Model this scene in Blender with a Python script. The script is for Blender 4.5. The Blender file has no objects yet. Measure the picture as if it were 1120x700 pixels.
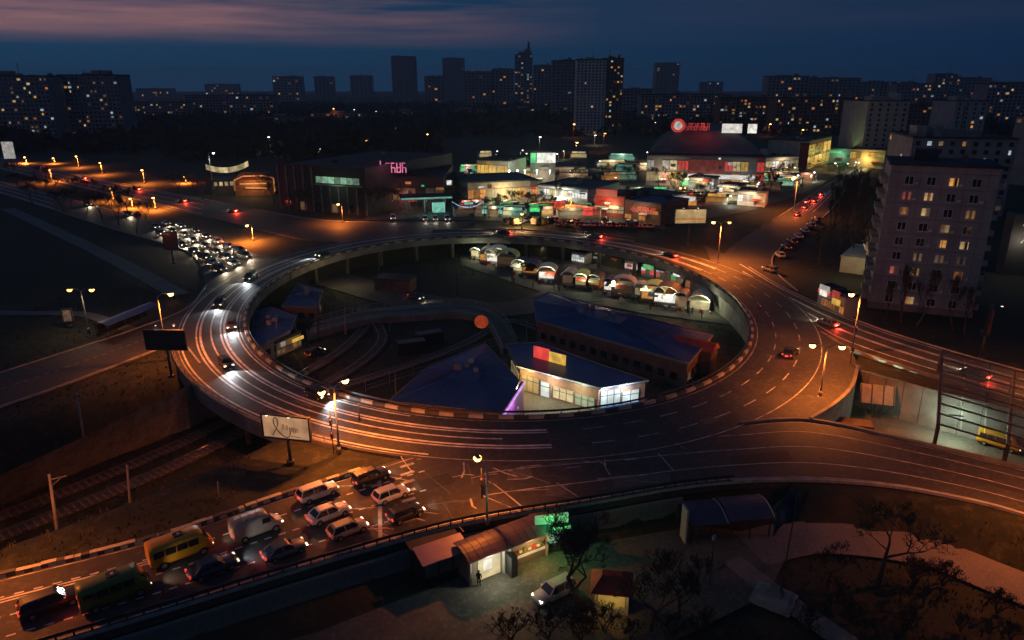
import bpy, bmesh, math, random
import numpy as np
from mathutils import Vector, Matrix
random.seed(7)
R = math.radians
C = bpy.context.scene.collection
SC = bpy.context.scene

# ------------------------------------------------------------------ camera
CAM_Z, PITCH, FPX = 48.0, R(18.3), 780.0
cd = bpy.data.cameras.new("camera"); cam = bpy.data.objects.new("camera", cd); C.objects.link(cam)
cam.location = (0, 0, CAM_Z); cam.rotation_euler = (R(90) - PITCH, 0, 0)
cd.sensor_width = 36; cd.lens = 36 * FPX / 1120.0; cd.clip_start = 0.5; cd.clip_end = 20000
SC.camera = cam

# ------------------------------------------------------------------ world: dusk sky with a torn bank of pink cloud
SUN_EL, SUN_ROT = R(-3.2), R(-75)
w = bpy.data.worlds.new("World"); SC.world = w; w.use_nodes = True
nt = w.node_tree; nt.nodes.clear()
def N(tree, typ, **kw):
    n = tree.nodes.new(typ)
    for k, v in kw.items(): setattr(n, k, v)
    return n
L = nt.links.new
sky = N(nt, 'ShaderNodeTexSky', sky_type='NISHITA'); sky.sun_disc = False
sky.sun_elevation = SUN_EL; sky.sun_rotation = SUN_ROT; sky.altitude = 150; sky.air_density = 1.6; sky.dust_density = 1.5; sky.ozone_density = 4.0
tc = N(nt, 'ShaderNodeTexCoord')
mp = N(nt, 'ShaderNodeMapping'); mp.inputs['Scale'].default_value = (1.0, 1.0, 16.0)
L(tc.outputs['Generated'], mp.inputs['Vector'])
nz = N(nt, 'ShaderNodeTexNoise'); nz.inputs['Scale'].default_value = 2.3; nz.inputs['Detail'].default_value = 6; nz.inputs['Roughness'].default_value = .55
L(mp.outputs['Vector'], nz.inputs['Vector'])
cr = N(nt, 'ShaderNodeValToRGB'); cr.color_ramp.elements[0].position = .33; cr.color_ramp.elements[1].position = .68
L(nz.outputs['Fac'], cr.inputs['Fac'])
sep = N(nt, 'ShaderNodeSeparateXYZ'); L(tc.outputs['Generated'], sep.inputs['Vector'])
hb = N(nt, 'ShaderNodeMapRange'); hb.inputs['From Min'].default_value = .042; hb.inputs['From Max'].default_value = .080   # clouds start above the clear band
L(sep.outputs['Z'], hb.inputs['Value'])
xb = N(nt, 'ShaderNodeMapRange'); xb.inputs['From Min'].default_value = .12; xb.inputs['From Max'].default_value = -.52; xb.inputs['To Min'].default_value = .03   # afterglow side (the west)
L(sep.outputs['X'], xb.inputs['Value'])
m1 = N(nt, 'ShaderNodeMath', operation='MULTIPLY'); L(hb.outputs['Result'], m1.inputs[0]); L(xb.outputs['Result'], m1.inputs[1])
tb = N(nt, 'ShaderNodeMapRange'); tb.inputs['From Min'].default_value = .40; tb.inputs['From Max'].default_value = .13; L(sep.outputs['Z'], tb.inputs['Value'])   # the bank thins out overhead
m1b = N(nt, 'ShaderNodeMath', operation='MULTIPLY'); L(m1.outputs[0], m1b.inputs[0]); L(tb.outputs['Result'], m1b.inputs[1])
m2 = N(nt, 'ShaderNodeMath', operation='MULTIPLY'); L(m1b.outputs[0], m2.inputs[0]); L(cr.outputs['Color'], m2.inputs[1])
base = N(nt, 'ShaderNodeMix', data_type='RGBA', blend_type='MIX'); base.inputs['Factor'].default_value = .95
sc_ = N(nt, 'ShaderNodeVectorMath', operation='SCALE'); sc_.inputs['Scale'].default_value = 1.0
L(sky.outputs['Color'], sc_.inputs[0]); L(sc_.outputs['Vector'], base.inputs['A'])
wm_ = N(nt, 'ShaderNodeMapRange'); wm_.inputs['From Min'].default_value = -.6; wm_.inputs['From Max'].default_value = .6; L(sep.outputs['X'], wm_.inputs['Value'])
ew = N(nt, 'ShaderNodeMix', data_type='RGBA', blend_type='MIX'); ew.inputs['A'].default_value = (.11, .52, 1.12, 1); ew.inputs['B'].default_value = (.045, .235, .68, 1)   # west still lighter than east
L(wm_.outputs['Result'], ew.inputs['Factor']); L(ew.outputs['Result'], base.inputs['B'])
cl = N(nt, 'ShaderNodeMix', data_type='RGBA', blend_type='MIX')
cl.inputs['B'].default_value = (4.9, 2.15, 1.9, 1)
L(m2.outputs[0], cl.inputs['Factor']); L(base.outputs['Result'], cl.inputs['A'])
bg = N(nt, 'ShaderNodeBackground'); bg.inputs['Strength'].default_value = .097
L(cl.outputs['Result'], bg.inputs['Color'])
wo = N(nt, 'ShaderNodeOutputWorld'); L(bg.outputs['Background'], wo.inputs['Surface'])

# the last glow of a sun that has just set
sl = bpy.data.lights.new("sun", 'SUN'); sl.energy = .004; sl.angle = R(25); sl.color = (1, .72, .6)
so = bpy.data.objects.new("sun", sl); C.objects.link(so); so.rotation_euler = (R(78), 0, R(75))

SC.view_settings.view_transform = 'Standard'; SC.view_settings.look = 'None'
SC.view_settings.exposure = 0; SC.view_settings.gamma = 1; SC.view_settings.use_curve_mapping = False
SC.render.engine = 'CYCLES'
SC.cycles.use_denoising = True; SC.cycles.use_light_tree = True
SC.cycles.sample_clamp_indirect = 1.0; SC.cycles.sample_clamp_direct = 0
SC.cycles.max_bounces = 2; SC.cycles.diffuse_bounces = 1; SC.cycles.glossy_bounces = 1; SC.cycles.transmission_bounces = 2; SC.cycles.transparent_max_bounces = 8
SC.cycles.use_adaptive_sampling = True; SC.cycles.adaptive_threshold = .03
SC.cycles.volume_bounces = 0; SC.cycles.caustics_reflective = False; SC.cycles.caustics_refractive = False

# ------------------------------------------------------------------ surveying: a sight line from the camera down to a level z
LOW, HIGH, YARD = 0.0, 6.0, 3.0        # tram level, street level, kiosk yard
ct, st = math.cos(PITCH), math.sin(PITCH)
def P(px, py, z=LOW):
    u = (px - 560) / FPX; v = (350 - py) / FPX
    d = Vector((u, ct + v * st, -st + v * ct)); t = (z - CAM_Z) / d.z
    return Vector((d.x * t, d.y * t, z))
def Zat(y, py):                       # height of a point standing at depth y that is seen on picture row py
    v = (350 - py) / FPX
    return CAM_Z + y * (-st + v * ct) / (ct + v * st)
def Xat(y, z, px):
    zc = y * ct - (z - CAM_Z) * st
    return (px - 560) / FPX * zc

# ------------------------------------------------------------------ materials
MATS = {}
def mat(name, col, rough=.8, spec=.3, var=.25, scale=.6, emit=None, estr=0, metal=0, bump=0, bscale=None, detail=6, dark=None):
    if name in MATS: return MATS[name]
    m = bpy.data.materials.new(name); m.use_nodes = True; t = m.node_tree
    b = t.nodes['Principled BSDF']; b.inputs['Roughness'].default_value = rough; b.inputs['Specular IOR Level'].default_value = spec; b.inputs['Metallic'].default_value = metal
    g = t.nodes.new('ShaderNodeTexCoord')
    n = t.nodes.new('ShaderNodeTexNoise'); n.inputs['Scale'].default_value = scale; n.inputs['Detail'].default_value = detail; n.inputs['Roughness'].default_value = .62
    t.links.new(g.outputs['Object'], n.inputs['Vector'])
    r = t.nodes.new('ShaderNodeValToRGB'); e = r.color_ramp.elements
    e[0].position = .32; e[1].position = .68
    lo = dark if dark else [c * (1 - var) for c in col]
    e[0].color = (*lo, 1); e[1].color = (*[min(1, c * (1 + var)) for c in col], 1)
    t.links.new(n.outputs['Fac'], r.inputs['Fac']); t.links.new(r.outputs['Color'], b.inputs['Base Color'])
    if bump:
        n2 = t.nodes.new('ShaderNodeTexNoise'); n2.inputs['Scale'].default_value = bscale or scale * 8; n2.inputs['Detail'].default_value = 4
        t.links.new(g.outputs['Object'], n2.inputs['Vector'])
        bp = t.nodes.new('ShaderNodeBump'); bp.inputs['Strength'].default_value = bump; bp.inputs['Distance'].default_value = .05
        t.links.new(n2.outputs['Fac'], bp.inputs['Height']); t.links.new(bp.outputs['Normal'], b.inputs['Normal'])
    if emit:
        n3 = t.nodes.new('ShaderNodeTexNoise'); n3.inputs['Scale'].default_value = .7; n3.inputs['Detail'].default_value = 1
        t.links.new(g.outputs['Object'], n3.inputs['Vector'])
        r3 = t.nodes.new('ShaderNodeMapRange'); r3.inputs['From Min'].default_value = .3; r3.inputs['From Max'].default_value = .7
        r3.inputs['To Min'].default_value = estr * .6; r3.inputs['To Max'].default_value = estr * 1.25
        t.links.new(n3.outputs['Fac'], r3.inputs['Value'])
        oi = t.nodes.new('ShaderNodeObjectInfo'); r4 = t.nodes.new('ShaderNodeMapRange'); r4.inputs['To Min'].default_value = .30; r4.inputs['To Max'].default_value = 1.35; t.links.new(oi.outputs['Random'], r4.inputs['Value'])
        ml = t.nodes.new('ShaderNodeMath'); ml.operation = 'MULTIPLY'; t.links.new(r3.outputs['Result'], ml.inputs[0]); t.links.new(r4.outputs['Result'], ml.inputs[1]); t.links.new(ml.outputs[0], b.inputs['Emission Strength'])
        b.inputs['Emission Color'].default_value = (*emit, 1)
        m.cycles.emission_sampling = 'NONE'
    MATS[name] = m
    return m
def layered(name, col_a, col_b, col_c, s_big, s_fine, rough, streak=None, bump=.3):
    """two scales of mottling: broad patches and fine grain"""
    m = bpy.data.materials.new(name); m.use_nodes = True; t = m.node_tree; b = t.nodes['Principled BSDF']
    b.inputs['Roughness'].default_value = rough; b.inputs['Specular IOR Level'].default_value = .22
    g = t.nodes.new('ShaderNodeTexCoord')
    n = t.nodes.new('ShaderNodeTexNoise'); n.inputs['Scale'].default_value = s_big; n.inputs['Detail'].default_value = 8; n.inputs['Roughness'].default_value = .6
    n2 = t.nodes.new('ShaderNodeTexNoise'); n2.inputs['Scale'].default_value = s_fine; n2.inputs['Detail'].default_value = 5; n2.inputs['Roughness'].default_value = .7
    t.links.new(g.outputs['Object'], n.inputs['Vector']); t.links.new(g.outputs['Object'], n2.inputs['Vector'])
    r = t.nodes.new('ShaderNodeValToRGB'); e = r.color_ramp.elements; e[0].position = .36; e[1].position = .64
    e[0].color = (*col_a, 1); e[1].color = (*col_b, 1)
    t.links.new(n.outputs['Fac'], r.inputs['Fac'])
    mx = t.nodes.new('ShaderNodeMix'); mx.data_type = 'RGBA'; mx.inputs['B'].default_value = (*col_c, 1)
    r2 = t.nodes.new('ShaderNodeValToRGB'); r2.color_ramp.elements[0].position = .5; r2.color_ramp.elements[1].position = .72
    t.links.new(n2.outputs['Fac'], r2.inputs['Fac']); t.links.new(r2.outputs['Color'], mx.inputs['Factor'])
    t.links.new(r.outputs['Color'], mx.inputs['A']); t.links.new(mx.outputs['Result'], b.inputs['Base Color'])
    rr = t.nodes.new('ShaderNodeMapRange'); rr.inputs['To Min'].default_value = rough - .15; rr.inputs['To Max'].default_value = min(1, rough + .15)
    t.links.new(n.outputs['Fac'], rr.inputs['Value']); t.links.new(rr.outputs['Result'], b.inputs['Roughness'])
    bp = t.nodes.new('ShaderNodeBump'); bp.inputs['Strength'].default_value = bump; bp.inputs['Distance'].default_value = .08
    t.links.new(n2.outputs['Fac'], bp.inputs['Height']); t.links.new(bp.outputs['Normal'], b.inputs['Normal'])
    MATS[name] = m
    return m
ASPHALT = layered('asphalt', (.040, .038, .037), (.066, .062, .058), (.100, .094, .088), .09, 1.6, .68, bump=.25)
ASPHALT2 = layered('old_asphalt', (.045, .043, .041), (.078, .074, .068), (.12, .115, .105), .13, 1.1, .78, bump=.3)
GRASS = layered('winter_grass', (.016, .020, .013), (.036, .038, .026), (.060, .056, .040), .05, .8, .95, bump=.8)
DIRT = layered('bare_earth', (.05, .04, .03), (.09, .07, .05), (.12, .10, .08), .1, 1.2, .95, bump=.6)
PAVING = layered('plaza_paving', (.07, .064, .055), (.115, .104, .09), (.16, .147, .125), .16, 2.2, .85, bump=.25)
PATHM = layered('path_paving', (.14, .12, .11), (.20, .175, .155), (.24, .21, .19), .2, 2.4, .85, bump=.2)
STONE = layered('stone_pitching', (.09, .085, .08), (.19, .18, .165), (.26, .245, .22), .5, 2.6, .9, bump=1.0)
CONC = mat('concrete', (.26, .25, .235), .85, .25, .3, .35, bump=.2)
CONCD = mat('stained_concrete', (.17, .16, .15), .88, .2, .4, .25, bump=.25)
KERB = mat('grey_kerb', (.30, .29, .27), .85, .2, .25, 1.2)
KWHITE = mat('kerb_cream_paint', (.46, .42, .32), .7, .3, .25, 1.4)
KBLACK = mat('kerb_black_paint', (.085, .08, .075), .7, .3, .3, 1.4)
LINE = mat('white_line_and_trail_paint', (.62, .61, .58), .6, .4, .28, .8, dark=(.34, .33, .31))  # white for lane lines and for the painted light trails
WORN = mat('worn_road_paint', (.42, .41, .38), .65, .35, .4, .7, dark=(.12, .115, .11))
STEEL = mat('galvanised_steel', (.32, .32, .32), .5, .5, .25, 1.2, metal=.4)
DSTEEL = mat('dark_steel', (.035, .036, .04), .5, .5, .25, 1)
RAIL = mat('polished_rail', (.40, .38, .36), .28, .5, .2, .4, metal=.9)
BLUEROOF = mat('blue_roof_sheet', (.030, .055, .19), .42, .5, .25, .25, metal=.2)
PURPLEROOF = mat('plum_roof_sheet', (.075, .055, .085), .5, .5, .25, .35, metal=.2)
GREYROOF = mat('grey_bitumen_roof', (.08, .085, .095), .8, .3, .35, .12)
DARKROOF = mat('dark_bitumen_roof', (.045, .047, .052), .85, .3, .35, .12)
REDROOF = mat('red_tile_roof', (.25, .05, .035), .8, .3, .3, 1.2)
BRICK = mat('brown_brick', (.20, .115, .085), .88, .2, .28, .6)
PANEL = mat('beige_panel_wall', (.31, .29, .27), .85, .2, .2, .3)
PANEL2 = mat('grey_panel_wall', (.24, .24, .245), .85, .2, .22, .25)
PANEL3 = mat('pale_panel_wall', (.38, .36, .32), .85, .2, .2, .25)
CREAM = mat('cream_render', (.48, .43, .34), .8, .25, .2, .4)
WHITEW = mat('white_render', (.62, .61, .58), .75, .3, .15, .4)
REDW = mat('red_cladding', (.38, .045, .03), .6, .4, .2, .5)
GLASSD = mat('dark_window_glass', (.018, .02, .026), .12, .8, .3, .5)
FRAME = mat('white_window_frame', (.55, .54, .50), .6, .4, .12, 2)
RUBBER = mat('black_rubber', (.018, .018, .018), .85, .2, .2, 3)
RIM = mat('alloy_rim', (.42, .42, .43), .35, .6, .15, 3, metal=.7)
BARK = mat('bare_bark', (.075, .058, .045), .95, .1, .35, 3)
TWIG = mat('fine_twig', (.085, .062, .048), .95, .1, .35, 2)
FLAGM = mat('flag_cloth', (.022, .03, .06), .8, .2, .35, .9)
CLOTHD = mat('dark_cloth', (.03, .032, .04), .9, .1, .3, 6)
SKIN = mat('skin', (.45, .29, .21), .6, .3, .1, 8)
SIGNR = mat('round_sign_orange', (.62, .10, .04), .5, .4, .3, 1.5)
def lit(name, col, s, base=(.13, .12, .11)): return mat('lit_' + name, base, .5, .3, .1, 1, emit=col, estr=s)
W_WARM = lit('window_warm', (1, .44, .08), .50); W_WHITE = lit('window_white', (1, .64, .26), .46)
W_ORNG = lit('window_orange', (1, .32, .06), .36); W_DIM = lit('window_dim', (1, .52, .24), .10); W_RED = lit('window_red', (1, .2, .12), .3); W_COOL = lit('window_cool', (.8, .95, 1), .38)
WINS = [W_WARM, W_WARM, W_WHITE, W_WHITE, W_ORNG, W_DIM, W_DIM, W_COOL]
S_WHITE = lit('sign_white', (1, .96, .86), .75); S_GREEN = lit('sign_green', (.12, 1, .30), .6); S_TEAL = lit('sign_teal', (.35, 1, .78), .42)
S_PINK = lit('sign_pink', (1, .22, .42), .85); S_RED = lit('sign_red', (1, .07, .05), .6); S_YEL = lit('sign_yellow', (1, .58, .09), .62)
S_VIOL = lit('sign_violet', (.72, .32, 1), .9); S_ORNG = lit('sign_orange', (1, .38, .08), .6); S_BLUE = lit('sign_blue', (.25, .4, 1), .35)
S_PALEG = lit('strip_pale_green', (.50, .95, .62), .42); S_CREAM = lit('shopfront_cream', (1, .78, .38), .5); S_COOLF = lit('shopfront_cool', (.78, .95, .95), .5)
S_BULBW = lit('bulb_white', (1, .95, .82), 5.0); S_BULBO = lit('bulb_sodium', (1, .46, .11), 16.0)
HEADL = lit('headlamp', (1, .86, .60), 2.9); TAILL = lit('taillamp', (1, .06, .03), .9); TAILP = lit('rear_white_lamp', (1, .9, .75), .9)
BBFACE = lit('billboard_face', (1, .52, .24), .60, base=(.60, .50, .40)); BBFACE2 = lit('billboard_cream_face', (1, .72, .30), .34, base=(.5, .45, .36))

# ------------------------------------------------------------------ mesh helpers
class MB:
    def __init__(s): s.v = []; s.f = []; s.m = []; s.mi = 0
    def quad(s, a, b, c, d): i = len(s.v); s.v += [tuple(a), tuple(b), tuple(c), tuple(d)]; s.f.append((i, i+1, i+2, i+3)); s.m.append(s.mi)
    def poly(s, pts): i = len(s.v); s.v += [tuple(p) for p in pts]; s.f.append(tuple(range(i, i + len(pts)))); s.m.append(s.mi)
    def hexa(s, b, t):                      # eight corners: bottom four, top four (counter-clockwise from above)
        i = len(s.v); s.v += [tuple(p) for p in b] + [tuple(p) for p in t]
        for f in ((3,2,1,0),(4,5,6,7),(0,1,5,4),(1,2,6,5),(2,3,7,6),(3,0,4,7)): s.f.append(tuple(i + k for k in f)); s.m.append(s.mi)
    def box(s, x0, x1, y0, y1, z0, z1, M=None):
        b = [Vector(p) for p in ((x0,y0,z0),(x1,y0,z0),(x1,y1,z0),(x0,y1,z0))]; t = [Vector(p) for p in ((x0,y0,z1),(x1,y0,z1),(x1,y1,z1),(x0,y1,z1))]
        if M: b = [M @ p for p in b]; t = [M @ p for p in t]
        s.hexa(b, t)
    def bar(s, a, b, w, h=None, up=Vector((0,0,1))):
        a = Vector(a); b = Vector(b); d = (b - a).normalized(); h = h or w
        if abs(d.dot(up)) > .95: up = Vector((0,1,0)) if abs(d.y) < .9 else Vector((1,0,0))
        x = d.cross(up).normalized() * w/2; y = x.cross(d).normalized() * h/2
        s.hexa([a-x-y, a+x-y, b+x-y, b-x-y], [a-x+y, a+x+y, b+x+y, b-x+y])
    def tube(s, pts, rad, n=8, cap=True):
        pts = [Vector(p) for p in pts]
        if not isinstance(rad, (list, tuple)): rad = [rad] * len(pts)
        i0 = len(s.v)
        for k, p in enumerate(pts):
            d = (pts[min(k+1, len(pts)-1)] - pts[max(k-1, 0)]).normalized()
            up = Vector((0,0,1)) if abs(d.z) < .9 else Vector((1,0,0))
            x = d.cross(up).normalized(); y = x.cross(d)
            for q in range(n):
                a = 2*math.pi*q/n; s.v.append(tuple(p + (x*math.cos(a) + y*math.sin(a)) * rad[k]))
        for k in range(len(pts)-1):
            for q in range(n):
                a = i0 + k*n + q; b = i0 + k*n + (q+1) % n
                s.f.append((a, b, b+n, a+n)); s.m.append(s.mi)
        if cap:
            s.f.append(tuple(i0 + q for q in range(n))); s.m.append(s.mi)
            s.f.append(tuple(i0 + (len(pts)-1)*n + q for q in reversed(range(n)))); s.m.append(s.mi)
    def lathe(s, prof, n=12, M=None):       # profile of (r, z)
        i0 = len(s.v)
        for r, z in prof:
            for q in range(n):
                a = 2*math.pi*q/n; p = Vector((r*math.cos(a), r*math.sin(a), z)); s.v.append(tuple(M @ p if M else p))
        for k in range(len(prof)-1):
            for q in range(n):
                a = i0+k*n+q; b = i0+k*n+(q+1) % n; s.f.append((a, b, b+n, a+n)); s.m.append(s.mi)
        s.f.append(tuple(i0+q for q in reversed(range(n)))); s.m.append(s.mi)
        s.f.append(tuple(i0+(len(prof)-1)*n+q for q in range(n))); s.m.append(s.mi)
    def mesh(s, name, mats, smooth=False):
        me = bpy.data.meshes.new(name); me.from_pydata(s.v, [], s.f); me.update()
        for m in (mats if isinstance(mats, (list, tuple)) else [mats]): me.materials.append(m)
        if any(s.m): me.polygons.foreach_set('material_index', s.m)
        if smooth: me.polygons.foreach_set('use_smooth', [True] * len(me.polygons))
        bm = bmesh.new(); bm.from_mesh(me); bmesh.ops.recalc_face_normals(bm, faces=bm.faces); bm.to_mesh(me); bm.free()
        return me
    def build(s, name, mats, parent=None, smooth=False):
        o = bpy.data.objects.new(name, s.mesh(name, mats, smooth)); C.objects.link(o)
        if parent: o.parent = parent
        return o
def inst(name, me, parent=None, M=None):
    o = bpy.data.objects.new(name, me); C.objects.link(o)
    if parent: o.parent = parent
    if M is not None: o.matrix_local = M
    return o
def tag(o, label=None, cat=None, group=None, kind=None):
    if label: o['label'] = label
    if cat: o['category'] = cat
    if group: o['group'] = group
    if kind: o['kind'] = kind
    return o
def empty(name, loc=(0,0,0), rz=0, **kw):
    o = bpy.data.objects.new(name, None); C.objects.link(o); o.location = loc; o.rotation_euler = (0,0,rz); o.empty_display_size = .2
    return tag(o, **kw)
def kids(o): return [c for c in KIDS.get(o.name, [])]
KIDS = {}
def index_kids():
    KIDS.clear()
    for o in bpy.data.objects:
        if o.parent: KIDS.setdefault(o.parent.name, []).append(o)
def dup(root, loc=None, rz=None, parent=None, label=None, group=None):
    o = root.copy(); C.objects.link(o)
    if parent: o.parent = parent
    if loc is not None: o.location = loc
    if rz is not None: o.rotation_euler = (0, 0, rz)
    if label: o['label'] = label
    if group: o['group'] = group
    for ch in KIDS.get(root.name, []): dup(ch, parent=o)
    return o
def light(typ, name, loc, energy, col, radius=.2, parent=None, aim=None, spot=None):
    l = bpy.data.lights.new(name, typ); l.energy = energy; l.color = col
    if typ in ('POINT', 'SPOT'): l.shadow_soft_size = radius
    if spot: l.spot_size = R(spot); l.spot_blend = .6
    o = bpy.data.objects.new(name, l); C.objects.link(o); o.location = loc
    if parent: o.parent = parent
    if aim is not None: o.rotation_euler = Vector(aim).to_track_quat('-Z', 'Y').to_euler()
    return o
_O = 'first second third fourth fifth sixth seventh eighth ninth tenth eleventh twelfth thirteenth fourteenth fifteenth sixteenth seventeenth eighteenth nineteenth'.split()
def nth(i):
    if i < 19: return _O[i]
    t_, u_ = divmod(i+1, 10); tens = ['', '', 'twent', 'thirt', 'fort', 'fift']
    return tens[t_]+'ieth' if u_ == 0 else tens[t_]+'y-'+_O[u_-1]
def from_left(i): return 'leftmost' if i == 0 else nth(i)+' from left'
SODIUM, WARMW, COOLW = (1, .225, .030), (1, .72, .40), (.80, .95, .88)
def spline(pts, n):
    """Catmull-Rom through pts resampled to n points, even in arc length"""
    p = [Vector(q) for q in pts]; p = [p[0]*2 - p[1]] + p + [p[-1]*2 - p[-2]]; out = []
    for i in range(1, len(p)-2):
        for k in range(16):
            t = k/16; a, b, c, d = p[i-1], p[i], p[i+1], p[i+2]
            out.append(.5*((2*b) + (c-a)*t + (2*a-5*b+4*c-d)*t*t + (3*b-a-3*c+d)*t**3))
    out.append(p[-2])
    s = [0]
    for a, b in zip(out, out[1:]): s.append(s[-1] + (b-a).length)
    res = []; j = 0
    for k in range(n):
        q = s[-1]*k/(n-1)
        while j < len(s)-2 and s[j+1] < q: j += 1
        res.append(out[j].lerp(out[j+1], (q - s[j])/max(1e-6, s[j+1]-s[j])))
    return res
def pix(pts, z, n=None):
    q = [P(a, b, z) for a, b in pts]
    return spline(q, n) if n else q
def slab(a, b, ztop, thick):
    """a road slab between two edge lines"""
    m = MB(); n = len(a)
    for k in range(n-1):
        A0, A1, B0, B1 = [Vector((p.x, p.y, ztop)) for p in (a[k], a[k+1], b[k], b[k+1])]
        dz = Vector((0,0,thick)); m.quad(A0, B0, B1, A1)
        m.quad(A0, A1, A1-dz, A0-dz); m.quad(B1, B0, B0-dz, B1-dz)
        m.quad(A0-dz, A1-dz, B1-dz, B0-dz)
    return m
def strip(c, width, z, thick=0):
    m = MB()
    for k in range(len(c)-1):
        d = (c[min(k+2, len(c)-1)] - c[max(k-1, 0)]); 
        def nrm(i):
            t = c[min(i+1, len(c)-1)] - c[max(i-1, 0)]; t.z = 0; t.normalize(); return Vector((-t.y, t.x, 0)) * width/2
        n0, n1 = nrm(k), nrm(k+1); p0 = Vector((c[k].x, c[k].y, z)); p1 = Vector((c[k+1].x, c[k+1].y, z))
        if thick: m.hexa([p0-n0, p0+n0, p1+n1, p1-n1], [q+Vector((0,0,thick)) for q in (p0-n0, p0+n0, p1+n1, p1-n1)])
        else: m.quad(p0-n0, p0+n0, p1+n1, p1-n1)
    return m
def dashes(c, width, z, every, on):
    m = MB(); k = 0
    while k + on < len(c):
        m2 = strip(c[k:k+on+1], width, z); i = len(m.v); m.v += m2.v; m.f += [tuple(i+q for q in f) for f in m2.f]; m.m += m2.m; k += every
    return m

# ------------------------------------------------------------------ the ring: an oval 119 x 99 m
RC = Vector((-3.908, 144.147, 0)); RA, RB = 59.384, 49.465
V0 = Vector((.22139, -.97518, 0)); V1 = Vector((-.97518, -.22139, 0))
def ring(t, off=0., z=HIGH):
    a = R(t); q = RC + V0*(RA*math.cos(a)) + V1*(RB*math.sin(a))
    n = (V0*(RB*math.cos(a)) + V1*(RA*math.sin(a))).normalized()
    q = q + n*off; return Vector((q.x, q.y, z))
def ring_dir(t):                        # the way the traffic runs, anticlockwise
    d = ring(t-.5) - ring(t+.5); return math.atan2(d.y, d.x)
RW = 11.5

# ------------------------------------------------------------------ ground: one sheet out to the horizon
tram_low = pix([(262,425),(205,452),(100,500),(-80,560),(-140,600),(-110,668),(0,628),(150,572),(250,528),(318,492),(400,440)], LOW)
trench_low = [P(*q, HIGH) for q in [(800,420),(870,340),(931,400),(1120,445),(1300,492),(1300,566),(1120,508),(892,455)]]
plaza_low = [P(*q, HIGH) for q in [(-60,760),(60,708),(160,680),(330,627),(470,587),(540,572),(640,556),(760,537),(860,536)]] + \
            [P(*q, YARD) for q in [(880,572),(1000,588),(1120,618),(1300,665),(1400,1100),(560,1500),(-300,1400)]]
def sdist(X, Y, poly):
    """distance to a polygon, positive inside"""
    ins = np.zeros(X.shape, bool); D = np.full(X.shape, 1e9); n = len(poly)
    for i in range(n):
        ax, ay = poly[i].x, poly[i].y; bx, by = poly[(i+1) % n].x, poly[(i+1) % n].y
        dx, dy = bx-ax, by-ay; t = np.clip(((X-ax)*dx + (Y-ay)*dy)/(dx*dx+dy*dy+1e-9), 0, 1)
        D = np.minimum(D, np.hypot(X-ax-t*dx, Y-ay-t*dy))
        c = ((ay > Y) != (by > Y)) & (X < (bx-ax)*(Y-ay)/(by-ay+1e-12)+ax); ins ^= c
    return np.where(ins, D, -D)
ring_low = [ring(t, 5.0) for t in range(0, 360, 5)]
def ground_z(X, Y):
    low = np.zeros(X.shape)
    for poly, w0, w1, dep in ((ring_low, -1.2, 1.5, 1), (tram_low, -5.5, .5, 1), (trench_low, -2.5, -1.5, 1), (plaza_low, -1.9, -.9, .5)):
        d = sdist(X, Y, poly); k = np.clip((d-w0)/(w1-w0), 0, 1); low = np.maximum(low, dep*k*k*(3-2*k))
    und = .12*np.sin(X*.13+1)*np.sin(Y*.11) + .06*np.sin(X*.41+Y*.37)
    far = np.clip((Y-260)/300, 0, 1)
    return (HIGH-.22)*(1-low) - .05*low + und*np.where(low > .02, .2, .6)*(low < .9) - .08
xs = np.concatenate([-np.geomspace(4600, 125, 24), np.arange(-120, 120.1, 1.5), np.geomspace(125, 4600, 24)])
ys = np.concatenate([np.array([-400, -150, -60, 0, 20]), np.arange(30, 226, 1.5), np.geomspace(230, 4600, 30)])
X, Y = np.meshgrid(xs, ys); Z = ground_z(X, Y)
me = bpy.data.meshes.new('ground'); nx, ny = len(xs), len(ys)
idx = np.arange(nx*ny).reshape(ny, nx)
me.from_pydata(np.stack([X, Y, Z], -1).reshape(-1, 3).tolist(), [], np.stack([idx[:-1,:-1], idx[:-1,1:], idx[1:,1:], idx[1:,:-1]], -1).reshape(-1, 4).tolist())
me.materials.append(GRASS); me.polygons.foreach_set('use_smooth', [True]*len(me.polygons))
g = inst('ground', me); tag(g, 'dark winter grass and earth around the raised roundabout', kind='structure')
def gz(x, y): return float(ground_z(np.array([x]), np.array([y]))[0])

# ------------------------------------------------------------------ roads
def road(name, ea, eb, z, label, thick=1.0, n=70, material=None, kerb=True):
    a, b = pix(ea, HIGH, n), pix(eb, HIGH, n)
    o = slab(a, b, z, thick).build(name, material or ASPHALT); tag(o, label, kind='structure')
    return o, a, b
south, s_a, s_b = road('south_road', [(-70,654),(0,632),(175,588),(300,546),(400,514),(480,490),(560,476),(700,470),(800,464),(885,460),(1000,484),(1120,513),(1230,542)],
    [(-90,750),(0,722),(160,674),(330,622),(470,582),(540,567),(640,551),(760,531),(860,525),(960,530),(1050,545),(1120,563),(1230,600)], 5.990, 'wide avenue sweeping along the near side of the roundabout', n=150)
east, e_a, e_b = road('east_road', [(770,268),(805,284),(850,311),(905,337),(960,359),(1040,384),(1120,406),(1250,440)],
    [(790,312),(822,330),(862,350),(900,366),(932,384),(1010,409),(1120,441),(1250,480)], 5.986, 'avenue leaving the ring toward the tall apartment block')
jm = MB(); jm.poly([P(*q, 5.982) for q in [(740,462),(800,405),(826,370),(828,335),(865,345),(900,362),(932,382),(938,402),(926,430),(886,460),(830,474)]])
tag(jm.build('junction_apron', ASPHALT), 'asphalt apron where the avenue meets the ring', kind='structure')
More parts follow.
